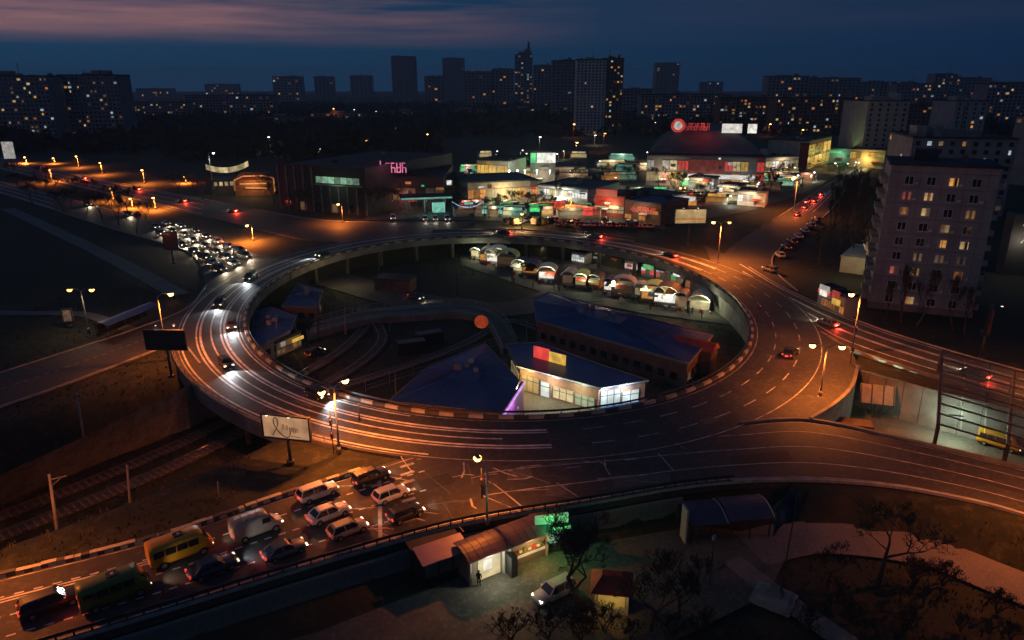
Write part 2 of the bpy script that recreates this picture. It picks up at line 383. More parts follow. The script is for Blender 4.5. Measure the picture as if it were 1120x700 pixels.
ne, n_a, n_b = road('northeast_street', [(765,284),(786,286),(797,272),(826,252),(858,233),(886,214),(915,196),(950,178)],
    [(900,338),(872,318),(851,300),(844,286),(852,273),(882,250),(908,230),(935,196),(968,178)][1:], 5.978, 'street with parked cars running up past the shops')
nw, u_a, u_b = road('northwest_road', [(520,243),(440,243),(345,240),(240,221),(120,198),(0,172),(-120,146)],
    [(480,258),(400,264),(335,262),(240,240),(120,213),(0,185),(-120,157)], 5.974, 'upper carriageway curving away between street lamps')
nw2, q_a, q_b = road('incoming_road', [(330,276),(300,281),(268,274),(220,254),(130,232),(0,198),(-120,167)],
    [(255,322),(226,312),(219,290),(203,274),(165,262),(110,246),(0,211),(-120,178)], 5.970, 'lower carriageway filled with queueing headlights')
west, w_a, w_b = road('west_road', [(262,300),(232,306),(206,336),(150,359),(90,379),(0,408),(-120,448)],
    [(290,440),(225,405),(196,374),(165,385),(115,404),(50,428),(0,445),(-120,488)][1:], 5.966, 'pale side road leaving the ring past the dark billboard')
pth = strip(pix([(8,228),(60,252),(110,276),(160,302),(196,322)], HIGH, 24), 4.2, 5.93).build('footpath', PATHM); tag(pth, 'pale footpath crossing the dark lawn', kind='structure')
pt2 = strip(pix([(-60,340),(20,342),(90,343),(130,356),(150,362)], HIGH, 20), 2.6, 5.93).build('lawn_path', PATHM); tag(pt2, 'narrow path at the edge of the dark lawn', kind='structure')
mst = strip(pix([(400,238),(560,236),(700,240),(790,232),(860,212),(905,192)], HIGH, 40), 9, 5.90).build('market_street', ASPHALT2); tag(mst, 'car park street in front of the lit shops', kind='structure')
lot = MB(); lot.poly([P(*q, 5.92) for q in [(480,240),(720,246),(800,232),(905,190),(905,176),(840,176),(700,190),(560,180),(480,188)]]); tag(lot.build('market_square', ASPHALT2), 'asphalt yard between the lit shops', kind='structure')

# ring deck with its parts
deck = empty('roundabout_deck'); tag(deck, 'raised oval roundabout carried on concrete pillars', kind='structure')
ts = list(range(0, 361, 2))
slab([ring(t, -.6) for t in ts], [ring(t, RW) for t in ts], HIGH, 1.3).build('road_surface', ASPHALT, deck)
# edge beam and fascia along the inner rim
m = MB()
for t0, t1 in zip(ts, ts[1:]):
    for o0, o1, z0, z1 in ((-.95, -.6, 4.5, 6.12),):
        m.hexa([ring(t0,o0,z0), ring(t0,o1,z0), ring(t1,o1,z0), ring(t1,o0,z0)], [ring(t0,o0,z1), ring(t0,o1,z1), ring(t1,o1,z1), ring(t1,o0,z1)])
m.build('inner_edge_beam', CONCD, deck)
# painted kerb blocks one by one on the near half, dark and cream in turn
kb = MB(); kb.box(-.98, .98, -.22, .22, 0, .42); kbA = kb.mesh('kerb_block', KWHITE); kbB = kb.mesh('kerb_block', KBLACK)
def arc_params(off, step, t0, t1):
    out = []; t = t0
    while t < t1:
        out.append(t); t += math.degrees(step / ((ring(t+.5, off)-ring(t-.5, off)).length / R(1)))
    return out
for i, t in enumerate(arc_params(-.35, 2.0, 0, 360)):
    p = ring(t, -.32, 6.0); M = Matrix.Translation(p) @ Matrix.Rotation(ring_dir(t), 4, 'Z')
    inst('kerb_block', kbA if i % 2 else kbB, deck, M)
# inner railing: low steel guard rail behind the blocks
m = MB()
for t0, t1 in zip(ts, ts[1:]): m.bar(ring(t0, -.78, 6.75), ring(t1, -.78, 6.75), .06, .28)
for t in range(0, 360, 3): m.bar(ring(t, -.78, 6.1), ring(t, -.78, 6.8), .1)
m.build('guard_rail', DSTEEL, deck)
# outer parapet on the bridge spans
for (a, b) in ((30, 74), (176, 232)):
    m = MB(); tt = np.arange(a, b+.1, 2)
    for t0, t1 in zip(tt, tt[1:]):
        for o0, o1, z0, z1 in ((RW, RW+.45, 4.2, 6.35),):
            m.hexa([ring(t0,o0,z0), ring(t0,o1,z0), ring(t1,o1,z0), ring(t1,o0,z0)], [ring(t0,o0,z1), ring(t0,o1,z1), ring(t1,o1,z1), ring(t1,o0,z1)])
        m.bar(ring(t0, RW+.2, 7.0), ring(t1, RW+.2, 7.0), .08)
        m.bar(ring(t0, RW+.2, 6.3), ring(t0, RW+.2, 7.0), .07)
    m.build('outer_parapet', CONCD, deck)
m0 = MB(); m0.lathe([(.55, -.1), (.55, 3.9), (.9, 4.5), (.9, 4.75)], 14); pil = m0.mesh('pillar', CONCD, True)
for t in range(0, 360, 12):
    for off in (1.4, RW-2.2):
        if 30 < t < 80 or 120 < t < 262: inst('pillar', pil, deck, Matrix.Translation(ring(t, off, 0)))
# retaining wall panels on the solid quarter of the ring
for t in np.arange(262, 390, 2.2):
    m = MB(); a, b = ring(t+.06, .1, -.2), ring(t+2.14, .1, -.2); nrm = (ring(t, 1) - ring(t, 0)).normalized()
    m.hexa([a, a+nrm*.3, b+nrm*.3, b], [q + Vector((0,0,4.95)) for q in (a, a+nrm*.3, b+nrm*.3, b)]); m.build('wall_panel', CONC, deck)
# lane lines round the ring, with white bands painted as light trails
tt = np.arange(0, 360.5, .5)
for off, wd in ((.55, .16), (10.9, .16)):
    strip([ring(t, off) for t in tt], wd, 6.006).build('edge_line', WORN, deck)
for off, wd in ((3.2, .38), (3.85, .28), (7.2, .38), (7.85, .28)):       # wide double bands between the three lanes, painted as headlight trails
    strip([ring(t, off) for t in np.arange(6, 262, .5)], wd, 6.006).build('lane_and_trail_line', LINE, deck)
for off in (3.6, 7.5): dashes([ring(t, off) for t in np.arange(262, 366, .5)], .2, 6.006, 12, 6).build('lane_and_trail_line', WORN, deck)
for off, a0, a1 in ((10.3, 20, 112), (5.45, 12, 150), (1.1, 26, 205)):  # extra white bands painted in as headlight trails on the left curve
    strip([ring(t, off) for t in np.arange(a0, a1, .5)], .26, 6.006).build('lane_and_trail_line', LINE, deck)

def between(a, b, f): return [p.lerp(q, f) for p, q in zip(a, b)]
def lines(parent, a, b, fr, z, kind='dash', wd=.2, mtl=None, sl=slice(None), every=6, on=3):
    for f in fr:
        c = spline(between(a, b, f)[sl], 260)
        (dashes(c, wd, z, every, on) if kind == 'dash' else strip(c, wd, z)).build('lane_and_trail_line', mtl or LINE, parent)
lines(south, s_a, s_b, (.27, .52, .76), 5.996, 'dash', .18, LINE, slice(0, 56), 8, 4)
lines(south, s_a, s_b, (.22, .48, .74), 5.996, 'solid', .16, WORN, slice(62, 150))
lines(south, s_a, s_b, (.30, .335), 5.996, 'solid', .2, LINE, slice(0, 24))
lines(south, s_a, s_b, (.045, .955), 5.996, 'solid', .14, WORN)
lines(east, e_a, e_b, (.08, .27, .30, .52, .55, .78, .93), 5.992, 'solid', .24, LINE, slice(12, 70))  # close solid bands, lane lines that also paint in car light trails
lines(nw, u_a, u_b, (.1, .36, .64, .9), 5.980, 'solid', .34, LINE, slice(12, 70))  # wide bands painting light trails along the upper carriageway
lines(nw2, q_a, q_b, (.08, .34, .64, .92), 5.976, 'solid', .34, LINE, slice(26, 70))  # the same painted light trails on the lower carriageway
lines(ne, n_a, n_b, (.42, .5, .62), 5.984, 'solid', .26, LINE, slice(24, 70))
lines(west, w_a, w_b, (.5,), 5.972, 'dash', .14, WORN, slice(18, 70), 8, 4)
for pts in ([(808,458),(840,445),(868,425),(882,392)], [(895,434),(900,412),(902,392)]):
    strip(pix(pts, HIGH, 24), .16, 5.994).build('lane_and_trail_line', WORN, south)
# zebra-like worn cross marks in front of the stop line
for k in range(7):
    a = s_a[50].lerp(s_b[50], .12+.115*k); b = s_a[52].lerp(s_b[52], .12+.115*k); strip([a, b], .5, 5.997).build('crossing_bar', WORN, south)
strip([s_a[47].lerp(s_b[47], f) for f in (.06, .5, .94)], .4, 5.997).build('stop_line', WORN, south)

rk_ = random.Random(77)
PATCH = layered('fresh_asphalt_patch', (.034,.033,.032), (.05,.048,.046), (.07,.066,.062), .3, 2.2, .75, bump=.2); PATCHL = layered('worn_asphalt_patch', (.085,.08,.075), (.12,.115,.105), (.16,.15,.14), .4, 2.0, .85, bump=.2)
laid = []
for k in range(90):                                  # repairs in the carriageway
    i_ = rk_.randrange(14, 140); f_ = rk_.uniform(.06, .9); c0 = s_a[i_].lerp(s_b[i_], f_); d = (s_a[min(i_+1,149)]-s_a[i_]).normalized(); n = Vector((-d.y, d.x, 0)); l_, w_ = rk_.uniform(1.2, 5), rk_.uniform(.5, 1.7)
    if any((c0-c_).length < l_+r_+2 for c_, r_ in laid): continue
    laid.append((c0, l_+.6))
    m = MB(); zz = 5.993; m.poly([Vector((q.x, q.y, zz)) for q in (c0-d*l_-n*w_, c0+d*l_*rk_.uniform(.8,1.1)-n*w_*.9, c0+d*l_+n*w_, c0-d*l_*.95+n*w_*rk_.uniform(.8,1.1))]); m.build('asphalt_patch', PATCH if k % 3 else PATCHL, south)
for k in range(40):
    t = rk_.uniform(0, 360); o_ = rk_.uniform(1.2, 9.8); da = rk_.uniform(.5, 3); w_ = rk_.uniform(.4, 1.1); m = MB(); zz = 6.003; c0 = ring(t, o_)
    if any((c0-c_).length < 3.2+r_ for c_, r_ in laid): continue
    laid.append((c0, 3.4))
    m.poly([ring(t-da, o_-w_, zz), ring(t, o_-w_, zz), ring(t+da, o_-w_, zz), ring(t+da, o_+w_, zz), ring(t, o_+w_, zz), ring(t-da, o_+w_, zz)]); m.build('asphalt_patch', PATCH if k % 3 else PATCHL, deck)
for k in range(70):                                  # scraped and tyre polished streaks where the lanes fan out
    i_ = rk_.randrange(44, 92); c0 = s_a[i_].lerp(s_b[i_], rk_.uniform(.03, .9)); an = rk_.gauss(.9, .5) if k % 2 else rk_.gauss(-.1, .2); d = Vector((math.cos(an), -math.sin(an), 0)); l_ = rk_.uniform(.8, 3.2)
    strip([c0-d*l_, c0+d*l_*.2+Vector((rk_.gauss(0,.2),rk_.gauss(0,.2),0)), c0+d*l_], rk_.uniform(.06,.22), 5.9945+.0001*(k % 9)).build('scrape_mark', WORN if k % 3 else PATCHL, south)
mh_ = MB(); mh_.lathe([(.36,0),(.36,.012),(.30,.016)], 14); mhm = mh_.mesh('manhole_cover', DSTEEL)
for k in range(18):
    t = k*20+rk_.uniform(-5,5); inst('manhole_cover', mhm, deck, Matrix.Translation(ring(t, rk_.choice([2.0,5.5,9.0]), 6.0)))
jt = MB()
for t in range(0, 360, 12): jt.quad(ring(t, -.3, 6.0018), ring(t, 11.2, 6.0018), ring(t+.16, 11.2, 6.0018), ring(t+.16, -.3, 6.0018))
jt.build('expansion_joint', DSTEEL, deck)
# kerbs
def kerbline(name, pts, w_, h_, z, m_, parent):
    return strip(pts, w_, z, h_).build(name, m_, parent)
kerbline('kerb', s_b, .35, .32, 5.85, KERB, south); kerbline('kerb', s_a[75:], .3, .28, 5.85, KERB, south) if False else None
kerbline('kerb', e_a[16:], .3, .3, 5.85, KERB, east); kerbline('kerb', e_b[30:], .45, .5, 5.85, CONCD, east)
kerbline('kerb', n_b[:52], .3, .28, 5.85, KERB, ne); kerbline('kerb', n_a[14:], .3, .28, 5.85, KERB, ne)
kerbline('kerb', u_a, .3, .28, 5.85, KERB, nw); kerbline('kerb', u_b[26:], .3, .28, 5.85, KERB, nw)
kerbline('kerb', q_a[16:], .3, .28, 5.85, KERB, nw2); kerbline('kerb', q_b[8:], .3, .28, 5.85, KERB, nw2)
kerbline('kerb', w_a[10:], .3, .28, 5.85, KERB, west); kerbline('kerb', w_b[4:], .3, .28, 5.85, KERB, west)
wall_e = pix([(938,402),(931,425),(912,444),(886,460)], HIGH, 16)
kerbline('kerb', wall_e, .5, .75, 5.7, CONCD, east)
kerbline('kerb', s_a[101:], .45, .55, 5.75, CONCD, south)
# cream and black kerb stones beside the waiting traffic
kb2 = MB(); kb2.box(-.72, .72, -.25, .25, 0, .55); k2A = kb2.mesh('kerb_stone', KWHITE); k2B = kb2.mesh('kerb_stone', KBLACK)
edge = spline(s_a[:46], 62)
for i in range(len(edge)-1):
    d = edge[i+1]-edge[i]
    inst('kerb_stone', k2A if i % 2 else k2B, south, Matrix.Translation((edge[i].x, edge[i].y, 5.95)) @ Matrix.Rotation(math.atan2(d.y, d.x), 4, 'Z') @ Matrix.Diagonal((random.uniform(.75,1.02), 1, random.uniform(.7,1), 1)))
# barrier rail along the near edge of the avenue
rail = MB(); c = spline(s_b[:100], 120)
for a, b in zip(c, c[1:]):
    rail.bar(a + Vector((0,0,.75)), b + Vector((0,0,.75)), .08, .3); rail.bar(a + Vector((0,0,.2)), b + Vector((0,0,.2)), .08, .12)
for a in c[::2]: rail.bar(a - Vector((0,0,.3)), a + Vector((0,0,.85)), .12)
rail.build('guard_rail', DSTEEL, south)
# retaining wall below the near edge: ribbed concrete panels
wl = empty('retaining_wall', tuple(s_b[20].xy) + (0,), label='ribbed concrete retaining wall below the near edge of the avenue', cat='wall')
rp = MB(); rp.box(-1.0, 1.0, -.12, .12, 2.7, 5.0)
for k in range(5): rp.box(-.9+.4*k, -.7+.4*k, -.24, -.12, 2.75, 4.9)
rpm = rp.mesh('wall_panel', CONC)
c = spline([p for p in s_b[12:92]], 68)
inv = Matrix.Translation(wl.location).inverted()
for a, b in zip(c, c[1:]):
    d = b-a; mid = (a+b)/2; n = Vector((d.y, -d.x, 0)).normalized()*.25
    inst('wall_panel', rpm, wl, inv @ Matrix.Translation((mid.x+n.x, mid.y+n.y, -.1)) @ Matrix.Rotation(math.atan2(d.y, d.x), 4, 'Z') @ Matrix.Diagonal((d.length/2.04, 1, 1, 1)))
# plaza floor, lower road and tram beds
pl = MB(); pl.poly([P(*q, YARD+.03) for q in [(440,655),(530,622),(640,596),(760,575),(845,585),(862,605),(840,650),(740,700),(560,760),(300,760),(250,720),(350,690)]]); tag(pl.build('plaza', PAVING), 'paved yard in front of the kiosks', kind='structure')
pw = strip(pix([(820,600),(880,588),(950,592),(1020,605),(1090,632),(1180,668)], YARD, 30), 5.6  , YARD+.05).build('promenade', PATHM); tag(pw, 'reddish paved walk below the embankment', kind='structure')
pw2 = strip(pix([(800,612),(835,640),(880,672),(930,706)], YARD, 20), 2.4, YARD+.07).build('garden_path', PATHM); tag(pw2, 'narrow garden path beside the flag monument', kind='structure')
lr = slab(pix([(330,292),(380,300),(440,316),(505,328),(560,330),(600,316),(650,310)], LOW, 40), pix([(318,304),(365,317),(425,334),(500,345),(570,345),(610,334),(660,330)], LOW, 40), .10, .1).build('underpass_road', ASPHALT2); tag(lr, 'dark lower road running inside the ring', kind='structure')
yard = MB(); yard.poly([P(*q, .06) for q in [(545,380),(572,372),(715,440),(708,468),(600,476),(520,470),(556,425)]]); tag(yard.build('station_yard', PAVING), 'lit paved yard between the blue roofed pavilions', kind='structure')
mk = MB(); mk.poly([P(*q, .05) for q in [(500,268),(620,270),(730,293),(800,325),(798,355),(700,342),(600,322),(505,290)]]); tag(mk.build('market_floor', PAVING), 'paved market floor among the arched stalls', kind='structure')
tf = MB(); tf.poly([P(*q, .02) for q in [(900,440),(931,405),(1010,405),(1260,470),(1260,560),(1100,515),(885,470)]]); tag(tf.build('underpass_floor', PAVING), 'lit underpass floor below the avenue', kind='structure')
def track(pts, name, label, n=90):
    c = pix(pts, LOW, n); o = strip(c, 2.6, .06, .1).build(name, DIRT); tag(o, label, kind='structure')
    for s in (-.76, .76):
        e = []
        for k in range(n):
            d = c[min(k+1, n-1)]-c[max(k-1, 0)]; d.normalize(); e.append(c[k] + Vector((-d.y, d.x, 0))*s)
        strip(e, .09, .17, .12).build('rail', RAIL, o)
    sl_ = MB(); sl_.box(-.11, .11, -1.2, 1.2, 0, .06); slm = sl_.mesh('sleeper', CONCD)
    cc = spline(c[:60], 75)
    for a, b in zip(cc, cc[1:]):
        d = b-a; inst('sleeper', slm, o, Matrix.Translation((a.x, a.y, .15)) @ Matrix.Rotation(math.atan2(d.y, d.x), 4, 'Z'))
track([(-80,618),(100,548),(200,505),(280,465),(340,430),(395,397),(418,372),(410,350)], 'tram_track', 'nearer tram track curving under the ring')
track([(-80,596),(100,527),(195,486),(265,452),(322,415),(375,382),(402,352),(395,338)], 'tram_track', 'farther tram track curving under the ring')
track([(300,452),(360,428),(440,402),(500,380),(530,365),(560,352),(620,372),(720,408),(790,430)], 'tram_track', 'tram track looping behind the blue roofed station')
# stone pitched bank beside the tram cutting
bk = MB(); top = pix([(214,418),(150,450),(80,484),(0,520),(-90,560)], HIGH, 30); bot = pix([(236,455),(160,486),(85,516),(0,552),(-90,594)], LOW, 30)
nrow = 5
for r_ in range(nrow):
    for k in range(29):
        a, b = top[k].lerp(bot[k], r_/nrow), top[k+1].lerp(bot[k+1], r_/nrow); c_, d = top[k+1].lerp(bot[k+1], (r_+1)/nrow), top[k].lerp(bot[k], (r_+1)/nrow)
        bk.quad(a, b, c_, d)
bank = bk.build('stone_bank', STONE); tag(bank, 'stone pitched bank of the tram cutting', 'bank')
for k in range(0, 29):
    for r_ in range(nrow):
        a, b = top[k].lerp(bot[k], (r_+.06)/nrow), top[k+1].lerp(bot[k+1], (r_+.06)/nrow); c_, d = top[k+1].lerp(bot[k+1], (r_+.94)/nrow), top[k].lerp(bot[k], (r_+.94)/nrow)
        up = Vector((0,-.02,.10+random.random()*.06)); a2 = a.lerp(b,.05); b2 = b.lerp(a,.05); c2 = c_.lerp(d,.05); d2 = d.lerp(c_,.05)
        m = MB(); m.hexa([d2, c2, b2, a2], [q+up for q in (d2, c2, b2, a2)]); m.build('stone_slab', STONE, bank)
# low wall between cutting and avenue
fw = pix([(296,492),(240,518),(150,556),(60,592),(-60,640)], 3.0, 40); cw = strip(fw, .25, 2.0, 1.4).build('cutting_wall', CONCD); tag(cw, 'low concrete parapet wall along the tram cutting', 'wall')

# ================================================================== THINGS
# ------------------------------------------------------------------ street lamps
def make_lamp(name, base, h, arms, label, power, group=None, armlen=1.6, col=SODIUM, pole_r=.11, head=.46, bulb=None, radius=.22, tilt=(0,0)):
    r = empty(name, base, 0, label=label, cat='street lamp', group=group)
    m = MB(); m.tube([(0,0,-.2), (tilt[0]*.3, tilt[1]*.3, h*.5), (tilt[0], tilt[1], h)], [pole_r*1.35, pole_r, pole_r*.7], 8)
    m.lathe([(pole_r*2.2, -.05), (pole_r*2.2, .5), (pole_r*1.4, .6)], 8); m.build('pole', STEEL, r, True)
    for ang in arms:
        d = Vector((math.cos(ang), math.sin(ang), 0)); t0 = Vector((tilt[0], tilt[1], h))
        e = t0 + d*armlen + Vector((0,0,.35))
        a = MB(); a.tube([t0 - Vector((0,0,.15)), t0 + d*armlen*.4 + Vector((0,0,.3)), e], [pole_r*.6, pole_r*.5, pole_r*.45], 6); a.build('arm', STEEL, r, True)
        hd = MB(); M = Matrix.Translation(e) @ Matrix.Rotation(ang, 4, 'Z')
        hd.hexa([M @ Vector(p) for p in ((-.15,-head*.55,-.02),(.75,-head*.55,-.02),(.75,head*.55,-.02),(-.15,head*.55,-.02))], [M @ Vector(p) for p in ((-.1,-head*.3,.14),(.6,-head*.3,.14),(.6,head*.3,.14),(-.1,head*.3,.14))])
        ho = hd.build('lamp_head', DSTEEL, r)
        b = MB(); b.lathe([(.02,-.52), (head*.62,-.44), (head*.95,-.18), (head*.75,0)], 10, M @ Matrix.Translation((.35,0,-.02))); b.build('bulb', bulb or S_BULBO, ho, True)
        light('SPOT', 'lamp_light', e + d*.35 - Vector((0,0,.66)), power*1.5, col, radius, r, (0,0,-1), 169)
    return r
def lamp_at(bpx, hpy, z, arms, label, power, **kw):
    b = P(*bpx, z); h = Zat(b.y, hpy) - z
    return make_lamp('street_lamp', b, h, arms, label, power, **kw)
A_ = R
lamp_at((183,392), 324, HIGH, [A_(20)], 'single arm lamp glowing orange beside the dark billboard', 7500)
lamp_at((371,494), 424, HIGH, [A_(60), A_(240)], 'double headed lamp on the near left rim of the ring', 5500)
lamp_at((897,432), 380, HIGH, [A_(170), A_(-10)], 'double headed orange lamp on the apron corner', 4300)
lamp_at((931,388), 322, HIGH, [A_(200)], 'tall orange lamp beside the avenue kiosks', 7000)
lamp_at((785,288), 244, HIGH, [A_(0), A_(180)], 'double headed lamp beside the cream billboard', 11000)
lamp_at((375,243), 223, HIGH, [A_(250)], 'orange lamp before the green banded hall', 7000)
lamp_at((277,262), 246, HIGH, [A_(250)], 'orange lamp between the two carriageways', 20000)
lamp_at((624,236), 216, HIGH, [A_(250)], 'orange lamp before the long lit shopfront', 8000)
lamp_at((571,250), 236, HIGH, [A_(90)], 'low yellow lamp on the far rim of the ring', 5000, col=(1,.55,.18))
lamp_at((868,232), 196, HIGH, [A_(200)], 'orange lamp halfway up the street of parked cars', 12000)
lamp_at((97,362), 318, HIGH, [A_(180), A_(0)], 'cool pale lamp on a bent arm above the dark lawn', 350, col=(1,.65,.35))
lamp_at((748,224), 206, HIGH, [A_(200)], 'orange lamp beside the shop with the white canopy', 3800)
far_l = sorted([(112,190,178),(86,182,171),(158,200,186),(29,178,172),(57,198,186),(124,218,206),(170,228,216),(203,199,193),(60,178,173),(145,226,217)])
for i, (a, b, h) in enumerate(far_l):
    lamp_at((a, b), h, HIGH, [A_(-70)], from_left(i)+' small orange lamp along the northwest carriageways', 19000, group='lamps along the northwest road', head=.5, radius=.35)
for i, (a, b, h) in enumerate(sorted([(352,170,163),(402,168,154),(433,146,140),(468,156,147),(375,166,160),(296,166,150),(320,136,128),(366,134,119),(388,128,120),(412,132,122),(456,140,132),(660,165,146),(627,150,136),(590,165,150),(630,166,156),(650,158,148),(840,148,136),(716,142,134),(876,150,142)])):
    lamp_at((a, b), h, HIGH, [A_(-80)], from_left(i)+' tiny far lamp in the dark district beyond the shops', 2200, group='far district lamps', head=.8, radius=.4, bulb=S_BULBW if a % 3 else S_BULBO, col=SODIUM if a % 3 == 0 else WARMW)
# lamps of the near avenue that stand just outside the picture or between the kiosks and the parapet
def px_lamp(b, h, arms, label, pw, **kw): return make_lamp('street_lamp', b, h, arms, label, pw, **kw)
px_lamp(P(533,572,HIGH), Zat(P(533,572,HIGH).y, 512)-HIGH, [A_(120)], 'slim lamp on the near parapet behind the plum roofed kiosk', 2600)
px_lamp(P(405,507,HIGH)+Vector((0,.6,0)), 9, [A_(-60)], 'lamp beside the head of the waiting traffic', 1700) if False else None
px_lamp(P(1175,452,HIGH), 9.5, [A_(200), A_(20)], 'lamp between the avenue and the steel canopy', 3500)
px_lamp(P(1150,585,HIGH), 9.5, [A_(120)], 'lamp at the outer kerb of the near avenue', 5500)
px_lamp(P(-30,655,HIGH)+Vector((-1,4,0)), 9, [A_(-60)], 'lamp beside the kerb stones of the incoming lanes', 5500)

# ------------------------------------------------------------------ poles without lamps
def pole(bpx, tpx, z, label, r=.14, cross=False, m_=None):
    b = P(*bpx, z); h = Zat(b.y, tpx[1]) - z; x = Xat(b.y, z+h, tpx[0]) - b.x
    o = empty('catenary_pole', b, label=label, cat='pole')
    m = MB(); m.tube([(0,0,-.3), (x*.5,0,h*.5), (x,0,h)], [r*1.3, r, r*.75], 8); m.build('shaft', m_ or CONC, o, True)
    m = MB(); m.lathe([(r*1.1,0),(r*.9,.12),(.03,.2)], 8, Matrix.Translation((x,0,h))); m.build('cap', STEEL, o)
    if cross:
        m = MB(); m.bar((x-.1,0,h-.5), (x+1.5,.3,h-.2), .09); m.bar((x,0,h-1.2), (x+1.0,.2,h-.35), .05); m.build('bracket', STEEL, o)
    return o
pole((66,603),(54,520),1.5,'pale concrete pole with bracket at the tram cutting', cross=True, r=.17)
pole((144,571),(139,510),1.5,'pale concrete pole between cutting wall and kerb stones')
pole((93,486),(84,431),3.2,'pale pole on the slope below the side road', r=.15)
pole((240,556),(238,528),4,'short thin post near the kerb stones', r=.07)
pole((378,365),(377,337),LOW,'thick pale pole inside the ring by the tram curve', r=.22)
pole((348,372),(347,320),LOW,'tall dark pole beside the small blue roofs', r=.12, m_=DSTEEL)
pole((303,383),(302,345),LOW,'slim pole before the left blue roof', r=.09)
pole((426,362),(426,345),LOW,'short post near the loop track', r=.1, m_=CONCD)
pole((468,440),(467,418),LOW,'slim white pole standing through the triangular blue roof', r=.09)
pole((433,432),(432,407),LOW,'slim pole at the western corner of the triangular roof', r=.09)
pole((576,375),(576,352),LOW,'slim pole between the two blue roofed pavilions', r=.09)
pole((638,385),(638,368),LOW,'slim pole behind the lit pavilion', r=.09)
pole((500,322),(499,280),LOW,'dark pole beside the market aisle', r=.12, m_=DSTEEL)
pole((415,310),(414,272),LOW,'dark pole under the far rim of the ring', r=.14, m_=DSTEEL)
pole((318,306),(317,276),HIGH,'slim dark pole on the inner rim of the ring', r=.08, m_=DSTEEL)
pole((393,460),(392,443),HIGH,'dark signal post on the inner rim of the ring', r=.1, m_=DSTEEL)

# traffic lights
def signal(bpx, tpy, z, label, lamps, face=-90):
    b = P(*bpx, z); h = Zat(b.y, tpy) - z; o = empty('traffic_light', b, R(face+90), label=label, cat='traffic light')
    m = MB(); m.tube([(0,0,-.1),(0,0,h)], .075, 8); m.build('post', DSTEEL, o, True)
    for z0 in lamps:
        hm = MB(); hm.box(-.17, .17, -.28, -.02, z0*h-.5, z0*h+.5); hd = hm.build('signal_head', DSTEEL, o)
        for k, mm in enumerate((S_RED, GLASSD, GLASSD)):
            q = MB(); q.lathe([(.12,0),(.11,.05),(.02,.07)], 10, Matrix.Translation((0,-.285,z0*h+.32-.32*k)) @ Matrix.Rotation(R(90),4,'X')); q.build('lens', mm, hd)
    return o
signal((365,495), 447, HIGH, 'red traffic light on a tall post beside the lit billboard', (.42, .72))
signal((527,545), 512, HIGH, 'traffic light standing on the near carriageway edge', (.6,))
signal((828,352), 334, HIGH, 'red traffic light at the inner right rim', (.9,), face=-60)
signal((930,397), 350, HIGH, 'red traffic light under the tall avenue lamp', (.35, .8), face=-80)
for p_, e_ in (((827,338), 60), ((365,470), 40), ((930,370), 60)):
    q = P(*p_, HIGH); light('POINT', 'signal_glow', (q.x, q.y-.5, 9), e_, (1,.05,.03), .1)

